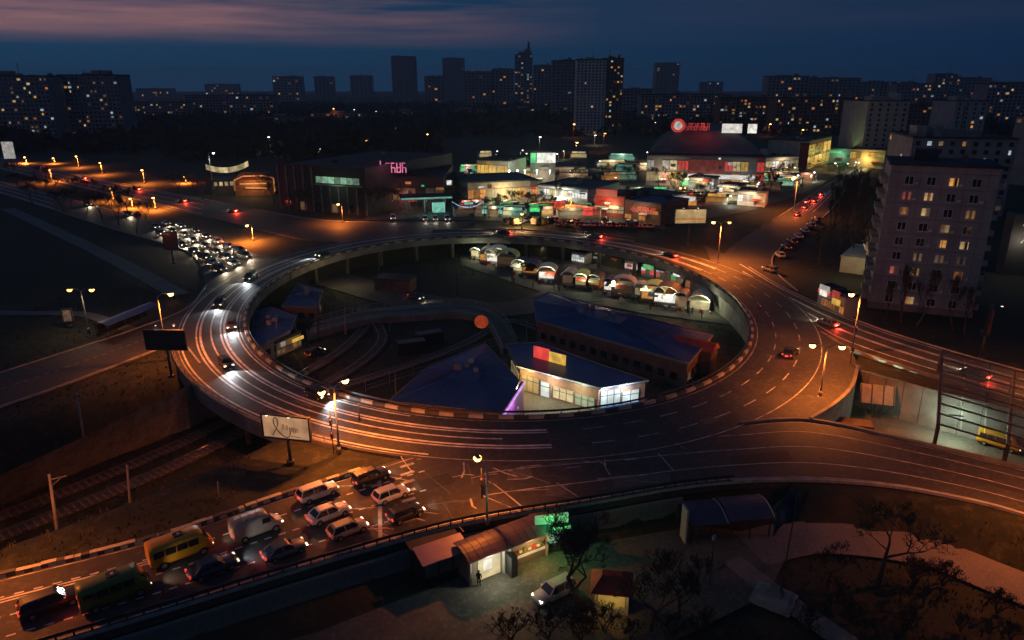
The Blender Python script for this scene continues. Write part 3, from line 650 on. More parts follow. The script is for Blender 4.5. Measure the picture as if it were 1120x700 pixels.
# ------------------------------------------------------------------ vehicles
def make_vehicle(kind):
    r = empty('vehicle_' + kind)
    if kind in ('sedan', 'hatchback', 'estate'):
        Ln, Wd, Ht = {'sedan': (4.5,.9,1.45), 'hatchback': (4.0,.87,1.5), 'estate': (4.65,.93,1.68)}[kind]; h = Ln/2
        st_ = [(-h,.74,.42,.74),(-h+.1,.92,.32,.88),(-h+.5,.98,.24,.93),(-h*.45,1,.20,.95),(0,1,.19,.93),(h*.42,1,.20,.91),(h*.72,.97,.22,.84),(h*.92,.90,.28,.74),(h*.985,.80,.34,.66),(h,.66,.40,.58)]
        if kind == 'estate': st_ = [(x,w_,b,t+.1) for x,w_,b,t in st_]
        belt = .93 + (.1 if kind == 'estate' else 0)
        back, rb, rf, fr = {'sedan': (-h+.42,-h+1.1,.35,1.05), 'hatchback': (-h+.08,-h+.42,.42,1.08), 'estate': (-h+.08,-h+.40,.50,1.15)}[kind]
    else:
        Ln, Wd, Ht = {'van': (5.4,1.0,2.35), 'minibus': (5.6,1.0,2.55)}[kind]; h = Ln/2
        if kind == 'van':
            st_ = [(-h,.92,.5,2.2),(-h+.06,.98,.38,2.30),(-h+.6,1,.3,2.35),(0,1,.28,2.35),(h*.28,1,.28,2.30),(h*.42,.98,.28,2.18),(h*.60,.96,.28,1.42),(h*.78,.94,.3,1.12),(h*.95,.86,.36,.98),(h,.7,.46,.84)]
        else:
            st_ = [(-h,.93,.5,2.4),(-h+.06,.98,.4,2.5),(-h+.5,1,.34,2.55),(0,1,.32,2.55),(h*.5,1,.32,2.52),(h*.68,.97,.32,2.35),(h*.84,.95,.34,1.55),(h*.93,.9,.38,1.25),(h,.76,.48,1.0)]
    m = MB(); i0 = 0; ns = 10
    for x, wk, zb, zt in st_:
        w_ = Wd*wk; hh = zt-zb
        sec = [(-w_*.80,zb),(-w_*.97,zb+hh*.16),(-w_,zb+hh*.48),(-w_*.96,zb+hh*.84),(-w_*.80,zt),(w_*.80,zt),(w_*.96,zb+hh*.84),(w_,zb+hh*.48),(w_*.97,zb+hh*.16),(w_*.80,zb)]
        m.v += [(x, y, z) for y, z in sec]
    for k in range(len(st_)-1):
        for q in range(ns):
            a = k*ns+q; b = k*ns+(q+1) % ns; m.f.append((a,b,b+ns,a+ns)); m.m.append(0)
    m.f.append(tuple(range(ns))); m.m.append(0); m.f.append(tuple(range((len(st_)-1)*ns, len(st_)*ns))); m.m.append(0)
    body = m.build('body', [MATS['paint_white'] if 'paint_white' in MATS else mat('paint_white', (.55,.54,.52), .42, .45, .12, 2)], r, True)
    if kind in ('sedan','hatchback','estate'):
        wl_, wr = Wd*.90, Wd*.70
        lo = [(back,-wl_,belt-.06),(fr,-wl_*.97,belt-.09),(fr,wl_*.97,belt-.09),(back,wl_,belt-.06)]; hi = [(rb,-wr,Ht-.06),(rf,-wr,Ht-.06),(rf,wr,Ht-.06),(rb,wr,Ht-.06)]
        g_ = MB(); g_.hexa(lo, hi); g_.build('windows', GLASSD, r)
        t_ = MB(); t_.hexa([(rb-.12,-wr*1.04,Ht-.09),(rf+.10,-wr*1.04,Ht-.09),(rf+.10,wr*1.04,Ht-.09),(rb-.12,wr*1.04,Ht-.09)], [(rb+.12,-wr*.86,Ht),(rf-.15,-wr*.86,Ht),(rf-.15,wr*.86,Ht),(rb+.12,wr*.86,Ht)])
        for a_, b_ in zip(lo, hi): t_.bar(Vector(a_)*1.004, Vector(b_)*1.004, .085)
        for s in (-1, 1):
            xm = (rf+rb)/2 - .05; t_.bar((xm+.1, s*wl_*.99, belt-.05), (xm, s*wr*1.0, Ht-.06), .09)
        t_.build('roof', [body.data.materials[0]], r)
        for s in (-1, 1):
            mi = MB(); mi.box(fr-.42, fr-.24, s*Wd-.09+s*.07, s*Wd+.09+s*.07, belt-.02, belt+.12)
            mi.build('wing_mirror', [body.data.materials[0]], r)
    elif kind == 'van':
        g_ = MB(); 
        g_.hexa([(h*.425,-.80,2.12),(h*.595,-.84,1.47),(h*.595,.84,1.47),(h*.425,.80,2.12)], [(h*.44,-.78,2.16),(h*.615,-.82,1.47),(h*.615,.82,1.47),(h*.44,.78,2.16)])
        for s in (-1,1): g_.box(h*.12, h*.44, s*.995-.02, s*.995+.02, 1.45, 2.0)
        g_.build('windows', GLASSD, r)
        t_ = MB()
        for k in range(4): t_.box(-h+.4+k*.8, -h+.5+k*.8, -.75, .75, 2.35, 2.385)
        t_.build('roof_ribs', [body.data.materials[0]], r)
    else:
        g_ = MB()
        for s in (-1,1):
            for k in range(4): g_.box(-h+.35+k*1.0, -h+1.22+k*1.0, s*.995-.03, s*.995+.03, 1.4, 2.05)
        g_.hexa([(h*.69,-.84,2.26),(h*.835,-.88,1.62),(h*.835,.88,1.62),(h*.69,.84,2.26)], [(h*.715,-.84,2.28),(h*.862,-.88,1.62),(h*.862,.88,1.62),(h*.715,.84,2.28)])
        g_.build('windows', GLASSD, r)
        t_ = MB(); t_.box(-.45, .35, -.4, .4, 2.55, 2.66); t_.build('roof_hatch', DSTEEL, r)
        t_ = MB(); t_.box(-.12, .12, -.14, .14, 2.665, 2.675); t_.build('roof_mark', FRAME, r)
    wr_ = .33 if Ln < 5 else .38
    for sx in (-1, 1):
        for sy in (-1, 1):
            M = Matrix.Translation((sx*Ln*.31, sy*(Wd-.10), wr_)) @ Matrix.Rotation(R(90),4,'X')
            q = MB(); q.lathe([(wr_*.62,-.12),(wr_,-.115),(wr_,.115),(wr_*.62,.12)], 14, M); wh = q.build('wheel', RUBBER, r, True)
            q = MB(); q.lathe([(wr_*.60,-.135),(wr_*.60,.135)], 10, M); q.build('rim', RIM, wh)
    zl = .66 if Ln < 5 else .85
    if kind == 'estate': zl += .08
    for sy in (-1, 1):
        q = MB(); q.hexa([(h*.90,sy*Wd*.72-.17,zl-.09),(h*.99,sy*Wd*.66-.17,zl-.09),(h*.99,sy*Wd*.66+.17,zl-.09),(h*.90,sy*Wd*.72+.17,zl-.09)], [(h*.88,sy*Wd*.72-.17,zl+.1),(h*.965,sy*Wd*.66-.17,zl+.08),(h*.965,sy*Wd*.66+.17,zl+.08),(h*.88,sy*Wd*.72+.17,zl+.1)]); q.build('headlight', HEADL, r)
        q = MB(); zt = zl+.12 if Ln < 5 else zl+.25
        q.box(-h-.03, -h+.14, sy*Wd*.74-.13, sy*Wd*.74+.13, zt-.12, zt+.14); q.build('taillight', TAILL, r)
    q = MB(); q.box(-h-.04, -h+.02, -.26, .26, .56, .67); q.build('number_plate', FRAME, r)
    q = MB(); q.box(-h-.02, -h+.2, -Wd*.78, Wd*.78, .34, .5); q.build('rear_bumper', DSTEEL, r); q = MB(); q.box(h*.94, h+.015, -Wd*.62, Wd*.62, .32, .45); q.build('front_bumper', DSTEEL, r)
    return r
PAINT = {n: mat('paint_'+n, c, .42, .45, .12, 2) for n, c in dict(white=(.55,.54,.52), silver=(.36,.36,.37), dark=(.022,.024,.03), navy=(.02,.03,.07), red=(.30,.03,.025), grey=(.12,.12,.125), beige=(.40,.34,.26), yellow=(.62,.30,.02), brown=(.10,.06,.045), green=(.13,.15,.03)).items()}
PROTO = {k: make_vehicle(k) for k in ('sedan','hatchback','estate','van','minibus')}
index_kids()
def vehicle(kind, loc, heading, paint, label, group=None, beam=0, brake=0, name=None, pitchless=True, cool=False):
    o = dup(PROTO[kind], Vector(loc) + Vector((0,0,.01)), heading)
    o.name = name or {'sedan':'sedan_car','hatchback':'hatchback_car','estate':'estate_car','van':'delivery_van','minibus':'minibus'}[kind]
    tag(o, label, {'van':'van','minibus':'minibus'}.get(kind,'car'), group)
    for ch in o.children:
        if ch.name.split('.')[0] in ('body','roof','wing_mirror','roof_ribs'):
            ch.material_slots[0].link = 'OBJECT'; ch.material_slots[0].material = PAINT[paint]
    k_ = random.uniform(.91, .99); o.scale = (k_*random.uniform(.97,1.03), k_, k_*random.uniform(.97,1.03))
    if beam:
        x = 2.4 if kind not in ('van','minibus') else 3.4
        light('SPOT', 'headlight_beam', (x, 0, .75), beam, (.92,.96,1) if cool else (1,.80,.52), .12, o, (1, 0, -.05), 125)
    if brake:
        x = -2.5 if kind not in ('van','minibus') else -3.5
        light('POINT', 'brake_glow', (x, 0, .8), brake, (1,.06,.03), .12, o)
    return o
def heading(a, b): d = Vector(b)-Vector(a); return math.atan2(d.y, d.x)
# the traffic waiting on the near avenue
HS = heading(P(200,615,HIGH), P(450,520,HIGH))
wait = [('estate','dark',(406,526),'dark estate car nearest the kerb stones at the head of the queue',60,6),
 ('hatchback','white',(428,545),'white hatchback second in the front row of the queue',90,10),
 ('hatchback','dark',(444,566),'dark hatchback nearest the parapet in the front row',90,10),
 ('estate','white',(348,543),'white estate car behind the dark car by the kerb stones',40,8),
 ('sedan','white',(360,566),'white saloon in the middle of the waiting queue',30,8),
 ('hatchback','beige',(381,583),'pale hatchback with lit rear lamps beside the middle saloon',60,12),
 ('sedan','grey',(312,606),'grey saloon nearest the parapet behind the pale hatchback',30,14)]
for k, p, q, lb, bm_, br in wait:
    vehicle(k, P(*q, HIGH)-Vector((0,0,.004)), HS + random.uniform(-.02,.02), p, lb, 'cars waiting on the near avenue', bm_, br)
vehicle('van', P(282,583,HIGH), HS, 'beige', 'long pale delivery van waiting beside the kerb stones', None, 40, 14)
vehicle('minibus', P(199,609,HIGH), HS, 'yellow', 'yellow route minibus with dark roof hatch', None, 60, 6)
vehicle('sedan', P(234,625,HIGH), HS, 'navy', 'dark blue saloon with bright lamps beside the yellow minibus', None, 150, 4, cool=True)
vehicle('estate', P(57,664,HIGH), HS, 'dark', 'black estate car at the left rim of the avenue', None, 90, 5)
vehicle('minibus', P(128,655,HIGH), HS, 'green', 'green minibus driving behind the yellow one', None, 90, 16, name='minibus')
# cars running round the ring
RINGCARS = [(112,5.6,'dark'),(94,5.6,'dark'),(80,1.9,'grey'),(62,5.6,'dark'),(42,1.9,'dark'),(136,1.9,'dark')]
for i, (t, off, p) in enumerate(RINGCARS):
    lb = {112:'dark car entering the top of the left curve of the ring',94:'dark car at the middle of the left curve of the ring',80:'grey car on the inner lane of the left curve',62:'dark car leaving the left curve toward the near side',42:'dark car on the inner lane above the lit billboard',136:'dark car on the far left arc of the ring'}[t]
    vehicle(random.choice(['sedan','hatchback','estate']), ring(t, off, 6.0), ring_dir(t), p, lb, 'cars on the left curve of the ring', 1700, 8, cool=True)
for i, (t, off, p) in enumerate([(196,5.4,'dark'),(222,9.2,'grey'),(248,5.4,'dark')]):
    vehicle('sedan', ring(t, off, 6.0), ring_dir(t), p, from_left(i)+' of the cars on the far right sweep of the ring', 'cars on the far sweep', 900, 500)
vehicle('sedan', P(864,389,HIGH), heading(P(864,389,HIGH), P(880,372,HIGH)), 'dark', 'lone dark saloon on the orange lit apron', None, 40, 40)
for i, (q, p) in enumerate([((905,356),'grey'),((1066,412),'dark')]):
    vehicle('sedan', P(*q, HIGH), heading(P(830,322,HIGH), P(1120,424,HIGH)) + math.pi, p, ['grey car on the avenue beside the tall lamp','dark car on the avenue above the steel canopy'][i], 'cars on the east avenue', 400, 400)
# dense headlight queue
ctr = between(q_a, q_b, .5)
n_q = 0
cq = [[(268,282),(255,290),(240,296)],[(262,276),(247,283),(232,289)],[(250,271),(236,277),(224,283)],[(238,266),(224,271),(212,276)],[(225,260),(211,265),(199,269)],[(213,254),(202,258),(190,262)],[(198,249),(188,254),(176,257)],[(182,246),(170,250)],[(140,236)],[(96,225)]]
hq = heading(P(150,243,HIGH), P(262,286,HIGH))
for i, row in enumerate(cq):
    for j, q in enumerate(row):
        vehicle(random.choice(['sedan','hatchback','estate']), P(*q, HIGH), hq + (0.12 if i < 3 else 0.), random.choice(['dark','grey','silver','brown','navy']), 'headlight queue car, %s row back from the ring, %s' % (nth(i), ['far lane','middle lane','near lane'][j]), 'headlight queue', 1300, 0)
for i, q in enumerate([(48,184),(92,196),(150,208),(200,221),(255,232)]):
    vehicle('sedan', P(*q, HIGH), heading(P(300,250,HIGH), P(100,203,HIGH)), random.choice(['dark','red','grey','silver']), from_left(i)+' red tailed car leaving on the upper carriageway', 'cars leaving northwest', 300, 1400)
# street of parked cars
for i, q in enumerate([(853,281),(860,272),(866,266),(873,260),(880,254),(887,248),(893,242),(842,297)]):
    vehicle(random.choice(['sedan','hatchback','estate']), P(*q, HIGH), heading(P(850,272,HIGH), P(900,232,HIGH)) + (.5 if i < 7 else .9), random.choice(['silver','grey','dark','navy','white']), '%s parked car counted uphill along the uphill street' % nth((i+1) % 8), 'cars parked up the street')
for i, (q, b_) in enumerate([((872,236),400),((880,228),500),((890,221),500),((898,214),500),((882,222),400)]):
    vehicle('sedan', P(*q, HIGH), heading(P(850,262,HIGH), P(900,214,HIGH)), random.choice(['red','dark','grey']), from_left(i)+' red tailed car driving up the street', 'cars driving up the street', 200, b_)
# rows of parked cars at the shops
for i in range(26):
    q = (556 + i*6.2 + random.uniform(-1,1), 245 + (i*.16 if i > 8 else 0) - random.choice([0, 0, 3.2]))
    vehicle(random.choice(['sedan','hatchback','estate','van']), P(*q, 5.93), R(random.choice([70,110,255])), random.choice(list(PAINT)), from_left(i)+' car parked in the row before the lit shops', 'cars parked before the shops', 90 if i % 4 == 0 else 0)
for i in range(18):
    q = (752 + (i % 6)*9 + random.uniform(-1.5,1.5), 208 + (i//6)*6 + random.uniform(-.8,.8))
    vehicle(random.choice(['sedan','hatchback','estate']), P(*q, 5.93), R(random.choice([10,190,200])), random.choice(list(PAINT)), '%s car in the %s parked line of the hypermarket yard' % (from_left(i % 6), ['back','middle','front'][i//6]), 'cars in the hall yard', 160 if i % 3 == 0 else 0, 60 if i % 3 == 1 else 0)
for i in range(12):
    q = (838 + (i % 6)*8.5 + random.uniform(-1,1), 180 + (i//6)*5)
    vehicle(random.choice(['sedan','hatchback']), P(*q, 5.93), R(random.choice([15,195])), random.choice(list(PAINT)), '%s car in the %s line before the yellow signed store' % (from_left(i % 6), ['back','front'][i//6]), 'cars by the yellow store', 120 if i % 2 else 0)
for i, q in enumerate([(430,240),(465,241),(476,241),(489,241)]):
    vehicle('estate', P(*q, HIGH), R(-80), 'white', from_left(i)+' white car waiting behind the far rim', 'cars behind the far rim', 300)
vehicle('sedan', P(455,327,.1), heading(P(400,312,.1), P(455,327,.1)), 'dark', 'dark car driving along the lower road inside the ring', None, 350, 30)
for q, p, hd, lb in [((598,366),'grey',20,'grey car parked behind the left end of the lit pavilion'),((640,380),'navy',200,'navy car parked behind the middle of the lit pavilion'),((742,416),'dark',-30,'dark car parked near the gable end of the long hall'),((345,388),'dark',60,'dark car parked beside the ochre kiosk')]:
    vehicle('hatchback', P(*q, .02), R(hd), p, lb)
vehicle('estate', P(606,652,YARD+.03), R(215), 'silver', 'silver estate car parked under the bare tree', None, 0)
vehicle('minibus', P(1092,489,.02), heading(P(1060,480,0), P(1130,500,0)), 'yellow', 'yellow minibus standing under the steel canopy', None, 20, 0)
for r in PROTO.values():                # the patterns themselves are not part of the place
    for ch in list(r.children):
        for g_ in list(ch.children): bpy.data.objects.remove(g_)
        bpy.data.objects.remove(ch)
    bpy.data.objects.remove(r)

# ------------------------------------------------------------------ lettering
def text(s, size, m_, parent, M, name='lettering', depth=.03):
    c = bpy.data.curves.new(name, 'FONT'); c.body = s; c.size = size; c.align_x = 'CENTER'; c.align_y = 'CENTER'; c.extrude = depth
    c.materials.append(m_); o = bpy.data.objects.new(name, c); C.objects.link(o); o.parent = parent; o.matrix_local = M; return o
def strokes(parent, x0, x1, z0_, z1_, y, n, m_, tall_first=False):
    """block letters too small to read: uprights and cross bars"""
    dx = (x1-x0)/n
    for k in range(n):
        a = x0+dx*k+dx*.1; b = x0+dx*(k+1)-dx*.1; t = dx*.17; zt = z1_ + ((z1_-z0_)*.2 if tall_first and k == 0 else 0); m = MB()
        m.box(a, a+t, y-.15, y+.15, z0_, zt); m.box(b-t, b, y-.15, y+.15, z0_, zt if k % 2 else (z0_+zt)/2)
        m.box(a+t, b-t, y-.148, y+.148, zt-t, zt) if k % 3 else m.box(a+t, b-t, y-.148, y+.148, z0_, z0_+t)
        m.box(a+t, b-t, y-.148, y+.148, (z0_+zt)/2-t/2, (z0_+zt)/2+t/2); m.build('sign_letter', m_, parent)
UPR = Matrix.Rotation(R(90), 4, 'X')          # stand flat lettering upright, facing -Y

# ------------------------------------------------------------------ billboards: local frame, face toward -Y
def billboard(bpx, z, w_, h_, clear, rz, label, face, legs=1, lamps=2, lamp_pw=60, back=False, lampcol=WARMW):
    o = empty('billboard', P(*bpx, z), R(rz), label=label, cat='billboard')
    zc = clear + h_/2
    for k in range(legs):
        x = 0 if legs == 1 else (-w_*.25 if k == 0 else w_*.25)
        m = MB(); m.tube([(x,.2,-.2),(x,.2,clear+.3)], .2, 10); m.lathe([(.5,-.1),(.5,.18),(.25,.25)], 10, Matrix.Translation((x,.2,0))); m.build('leg', DSTEEL, o, True)
    m = MB(); m.box(-w_/2, w_/2, -.03, .03, clear, clear+h_); m.build('panel', face, o)
    m = MB()
    for x in (-w_/2, w_/2): m.box(x-.09, x+.09, -.12, .26, clear-.1, clear+h_+.1)
    for zz in (clear, clear+h_): m.box(-w_/2-.09, w_/2+.09, -.125, .265, zz-.09, zz+.09)
    m.build('frame', DSTEEL, o)
    m = MB(); m.box(-w_/2+.1, w_/2-.1, .04, .24, clear+.05, clear+h_-.05)
    for k in range(5): x = -w_/2+.4+k*(w_-.8)/4; m.bar((x,.3,clear), (x,.3,clear+h_), .1)
    m.build('backing', DSTEEL, o)
    m = MB(); m.box(-w_/2, w_/2, .35, .9, clear-.16, clear-.1); m.build('catwalk', DSTEEL, o)
    for k in range(lamps):
        x = -w_*.28 + k*w_*.46; s = 1 if back else -1
        m = MB(); m.bar((x,0,clear+h_+.08), (x, s*1.0, clear+h_+.55), .06); m.box(x-.2, x+.2, s*1.0-.14, s*1.0+.14, clear+h_+.45, clear+h_+.6); lo = m.build('floodlight', DSTEEL, o)
        m = MB(); m.lathe([(.03,-.1),(.16,-.05),(.14,0)], 8, Matrix.Translation((x, s*1.0, clear+h_+.44))); m.build('bulb', S_BULBW, lo)
        light('SPOT', 'flood', (x, s*1.05, clear+h_+.42), lamp_pw, lampcol, .1, o, (0, -s*.75, -1), 140)
    return o
bb = billboard((317,506), HIGH, 5.9, 2.9, 3.1, -12, 'lit cream billboard with a ribbon drawing on one dark leg', BBFACE, 1, 2, 130, lampcol=(1,.62,.32))
INK = mat('billboard_ink', (.16,.03,.015), .6, .3, .2, 2); INKR = mat('billboard_red_ink', (.35,.03,.02), .6, .3, .2, 2)
z0 = 3.1
def ink(pts, r_, m_, name='ribbon_stroke'):
    m = MB(); m.tube([(x, -.05, z0+z) for x, z in pts], r_, 6); return m.build(name, m_, bb)
def smooth2(pts, n=26): return [(p.x, p.y) for p in spline([Vector((a, b, 0)) for a, b in pts], n)]
ink(smooth2([(-1.75,.35),(-1.45,.85),(-1.12,1.4),(-.95,1.95),(-1.05,2.45),(-1.25,2.62),(-1.46,2.42),(-1.5,1.95),(-1.3,1.4),(-1.0,.95),(-.6,.5),(-.2,.25),(.2,.25),(.45,.55),(.5,1.0),(.5,1.5)], 60), .055, INK)
for k, (x, a, b) in enumerate([(-.35,1.2,1.9),(.1,1.1,1.8),(.75,1.0,1.55),(1.0,.8,1.6),(1.3,.95,1.5)]):
    ink(smooth2([(x-.1,a),(x,b),(x+.14,(a+b)/2),(x+.05,a)], 10), .03, INKR if k % 2 else INK, 'letter')
ink([(.55,.42),(1.7,.38)], .03, INKR, 'underline')
billboard((187,412), HIGH, 6.0, 3.0, 4.4, -2, 'dark backed billboard with two lamps on its top rim', DSTEEL, 1, 2, 70, back=True)
b3 = billboard((753,268), HIGH, 8.6, 3.9, 6.0, 4, 'cream lit billboard on one leg beyond the ring', BBFACE2, 1, 2, 300)
m = MB(); m.box(-3.9, 3.9, -.07, -.04, 6.9, 7.5); m.build('printed_band', S_ORNG, b3)
b4 = billboard((1074,392), HIGH, 3.4, 4.4, 4.4, 62, 'tall pale billboard seen edgewise beside the avenue', BBFACE, 1, 1, 30)
b5 = billboard((190,288), HIGH, 3.2, 4.2, 3.6, 20, 'small red framed poster board beside the headlight queue', mat('red_poster', (.35,.06,.04), .6, .3, .3, .8), 1, 1, 160, lampcol=(1,.8,.5))
b6 = billboard((76,357), HIGH, 1.6, 2.4, .9, 10, 'small poster stand at the edge of the dark lawn', mat('poster_print', (.4,.36,.33), .6, .3, .5, 1.4), 1, 0)
b7 = billboard((13,182), HIGH, 6, 9, 4, 8, 'tall white lit advertising panel at the far left road edge', S_WHITE, 1, 0)
# tilted bus shelter canopy by the side road
def shelter(p0, p1, z, wd, ht, roofm, label, cat='shelter'):
    a, b = P(*p0, z), P(*p1, z); d = b-a; ln = d.length; o = empty('bus_shelter', a, math.atan2(d.y, d.x), label=label, cat=cat)
    m = MB(); n = 8
    for k in range(n):
        y0, y1 = wd*k/n, wd*(k+1)/n; f = lambda y: ht + .5*math.sin(math.pi*y/wd)
        m.hexa([(0,y0,f(y0)),(ln,y0,f(y0)),(ln,y1,f(y1)),(0,y1,f(y1))], [(0,y0,f(y0)+.08),(ln,y0,f(y0)+.08),(ln,y1,f(y1)+.08),(0,y1,f(y1)+.08)])
    m.build('roof', roofm, o)
    for x in np.linspace(.3, ln-.3, 4):
        for y in (.3, wd-.3): m = MB(); m.bar((x,y,-.1), (x,y,ht+.2), .1); m.build('post', DSTEEL, o)
    m = MB(); m.box(.2, ln-.2, wd-.24, wd-.2, .3, ht-.2); m.build('back_pane', GLASSD, o)
    m = MB(); m.box(.8, ln-.8, wd-.8, wd-.4, .42, .5); m.build('bench', BARK, o)
    return o
shelter((120,372),(176,348), 5.9, 3.0, 2.5, mat('blue_canopy', (.06,.09,.22), .4, .5, .2, .5), 'blue canopied bus shelter along the side road')

# ------------------------------------------------------------------ buildings in general
def frame_of(pl_, pr_, z):
    a, b = P(*pl_, z), P(*pr_, z); d = b-a; return a, d.length, math.atan2(d.y, d.x)
winmesh = {}
def window_mesh(w_, h_, m_, mull=False):
    k = (round(w_,2), round(h_,2), m_.name, mull)
    if k not in winmesh:
        m = MB(); m.box(-w_/2, w_/2, -.06, .03, -h_/2, h_/2); winmesh[k] = m.mesh('window', m_)
    return winmesh[k]
fr_cache = {}
def frame_mesh(w_, h_):
    k = (round(w_,2), round(h_,2))
    if k not in fr_cache:
        m = MB()
        for x in (-w_/2, 0, w_/2): m.box(x-.05, x+.05, -.12, -.065, -h_/2, h_/2)
        for z in (-h_/2, h_/2): m.box(-w_/2-.05, w_/2+.05, -.125, -.062, z-.05, z+.05)
        m.box(-w_/2-.12, w_/2+.12, -.2, -.06, -h_/2-.14, -h_/2-.06)
        fr_cache[k] = m.mesh('frame', FRAME)
    return fr_cache[k]
def block(name, pl_, pr_, z, h, depth, wall, roof, label, cat='building', rows=0, cols=0, litfrac=.2, wmats=None, ww=1.3, wh=1.4, parapet=.6, top_py=None, box_on_roof=True, side_lit=0, strips=0, z_is_far=False, grid=False):
    a, ln, rz = frame_of(pl_, pr_, z); o = empty(name, a, rz, label=label, cat=cat)
    if top_py is not None: h = max(2.5, Zat((a.y + P(*pr_, z).y)/2, top_py) - z)
    m = MB(); m.box(0, ln, 0, depth, -1, h); m.build('wall', wall, o)
    m = MB(); m.box(-.15, ln+.15, -.15, depth+.15, h+.003, h+.12); m.box(-.15, ln+.15, -.15, .2, h+.12, h+parapet); m.box(-.15, ln+.15, depth-.2, depth+.15, h+.12, h+parapet); m.box(-.15, .2, .2, depth-.2, h+.12, h+parapet); m.box(ln-.2, ln+.15, .2, depth-.2, h+.12, h+parapet)
    r = m.build('roof', roof, o)
    if box_on_roof:
        m = MB(); m.box(ln*.35, ln*.6, depth*.3, depth*.7, h+.12, h+2.6); m.box(ln*.72, ln*.78, depth*.4, depth*.5, h+.12, h+1.8); m.build('machine_room', wall, r)
    if rows > 6:
        rq = random.Random(int(pl_[0]*13+7))
        for k in range(3):
            m = MB(); x = rq.uniform(.05,.85)*ln; m.box(x, x+ln*rq.uniform(.05,.14), depth*.2, depth*.5, h+.12, h+rq.uniform(1.5,4.5)); m.build('stair_head', wall, r)
        m = MB(); x = rq.uniform(.2,.8)*ln; m.tube([(x,depth*.35,h),(x,depth*.35,h+rq.uniform(5,11))], .22, 5); m.build('mast', DSTEEL, r)
    if rows and cols:
        dx = ln/cols; dz = (h-1.5)/rows; dark = MB()
        for i in range(rows):
            for j in range(cols):
                x, zz = dx*(j+.5), 1.2 + dz*(i+.5)
                if random.random() < litfrac*(.15 + 1.35*abs(math.sin(j*1.7+i*.23+ln))):
                    inst('window', window_mesh(min(ww, dx*.6)*random.choice([.55,.75,1,1,1.25]), min(wh, dz*.55), random.choice(wmats or WINS)), o, Matrix.Translation((x, 0, zz)))
                elif grid: dark.box(x-min(ww,dx*.6)/2, x+min(ww,dx*.6)/2, -.04, .02, zz-min(wh,dz*.55)/2, zz+min(wh,dz*.55)/2)
        if grid and dark.v: tag(dark.build('unlit_windows', GLASSD, o), kind='stuff')
        if side_lit:
            for s in (0, 1):
                for i in range(rows):
                    for j in range(max(2, int(depth/4))):
                        if random.random() < side_lit:
                            inst('window', window_mesh(min(ww, 2.2), min(wh, dz*.55), random.choice(wmats or WINS)), o, Matrix.Translation((ln if s else 0, 4*(j+.5)*depth/(4*max(2,int(depth/4))), 1.2+dz*(i+.5))) @ Matrix.Rotation(R(90 if s else -90), 4, 'Z'))
    if strips:
        dx = ln/strips
        for k in range(strips+1):
            m = MB(); m.box(max(-.1, dx*k-.35), min(ln+.1, dx*k+.35), -.5, 0, 0, h); m.build('pier', wall, o)
    return o

# ------------------------------------------------------------------ the nine storey apartment block on the right
ap, apl, aprz = frame_of((950,334), (1062,346), HIGH)
APH = 27.6
apt = empty('apartment_block', ap, aprz, label='nine storey apartment block with scattered lit windows beside the avenue', cat='building')
m = MB(); m.box(0, apl, 0, 14, -1, APH); m.build('wall', PANEL, apt)
m = MB(); m.box(-.3, apl+.3, -.3, 14.3, APH+.003, APH+.5); m.box(4, 8, 5, 9, APH+.5, APH+2.6); rf = m.build('roof', DARKROOF, apt)
m = MB(); m.box(12, 12.8, 5, 5.8, APH+.503, APH+1.8); m.build('chimney', BRICK, rf)
lit_map = {(8,2):W_WARM,(7,0):W_RED,(7,1):W_WHITE,(6,0):W_DIM,(6,1):W_WHITE,(6,3):W_WARM,(5,2):W_WHITE,(4,2):W_WARM,(4,3):W_WHITE,(3,2):W_DIM,(3,3):W_DIM,(3,1):W_DIM,(2,0):W_RED,(2,1):W_WARM,(2,3):W_ORNG,(0,1):W_WHITE}
for i in range(9):
    for j in range(4):
        x, zz = apl*(.19 + .205*j), 1.9 + 2.88*i
        wn = inst('window', window_mesh(1.45, 1.5, lit_map.get((i, j), GLASSD)), apt, Matrix.Translation((x, 0, zz)))
        inst('frame', frame_mesh(1.45, 1.5), wn)
        if (i, j) in lit_map:
            m = MB(); x0 = random.choice([-.70,-.2,.1]); m.box(x0, x0+random.uniform(.4,.6), -.064, -.061, -.72, .72); m.build('curtain', random.choice([W_DIM, W_ORNG, CREAM, BARK]), wn)
        if random.random() < .22:
            m = MB(); m.box(x+.95, x+1.6, -.38, -.02, zz-.75, zz-.3); m.build('air_conditioner', FRAME, apt)
    m = MB(); m.box(-.02, apl+.02, -.035, .01, 3.36+2.88*i-.05, 3.36+2.88*i+.05); m.build('panel_joint', CONCD, apt)
for j in (0, 1, 2, 3, 4):
    x = apl*(.0875+.205*j); m = MB(); m.box(x-.04, x+.04, -.03, .01, 0, APH-.1); m.build('panel_joint', CONCD, apt)
bal = MB(); bal.box(0, 1.3, -1.5, 1.5, -.1, .05); bal.box(1.22, 1.3, -1.5, 1.5, .05, 1.05); bal.box(0, 1.3, -1.5, -1.42, .05, 1.05); bal.box(0, 1.3, 1.42, 1.5, .05, 1.05); balm = bal.mesh('balcony', PANEL3)
for i in range(9):
    for y in (3.5, 9.5):
        inst('balcony', balm, apt, Matrix.Translation((apl, y, .9+2.88*i)))
        inst('balcony', balm, apt, Matrix.Translation((0, y, .9+2.88*i)) @ Matrix.Rotation(R(180), 4, 'Z'))
m = MB(); m.box(-.2, apl+.2, -.25, .005, -1, .9); m.build('plinth', CONCD, apt)
block('apartment_block', (985,232), (1096,236), HIGH, 0, 30, PANEL2, DARKROOF, 'grey apartment block behind the nine storey one', top_py=152, rows=9, cols=9, litfrac=.10, grid=True, side_lit=.05)
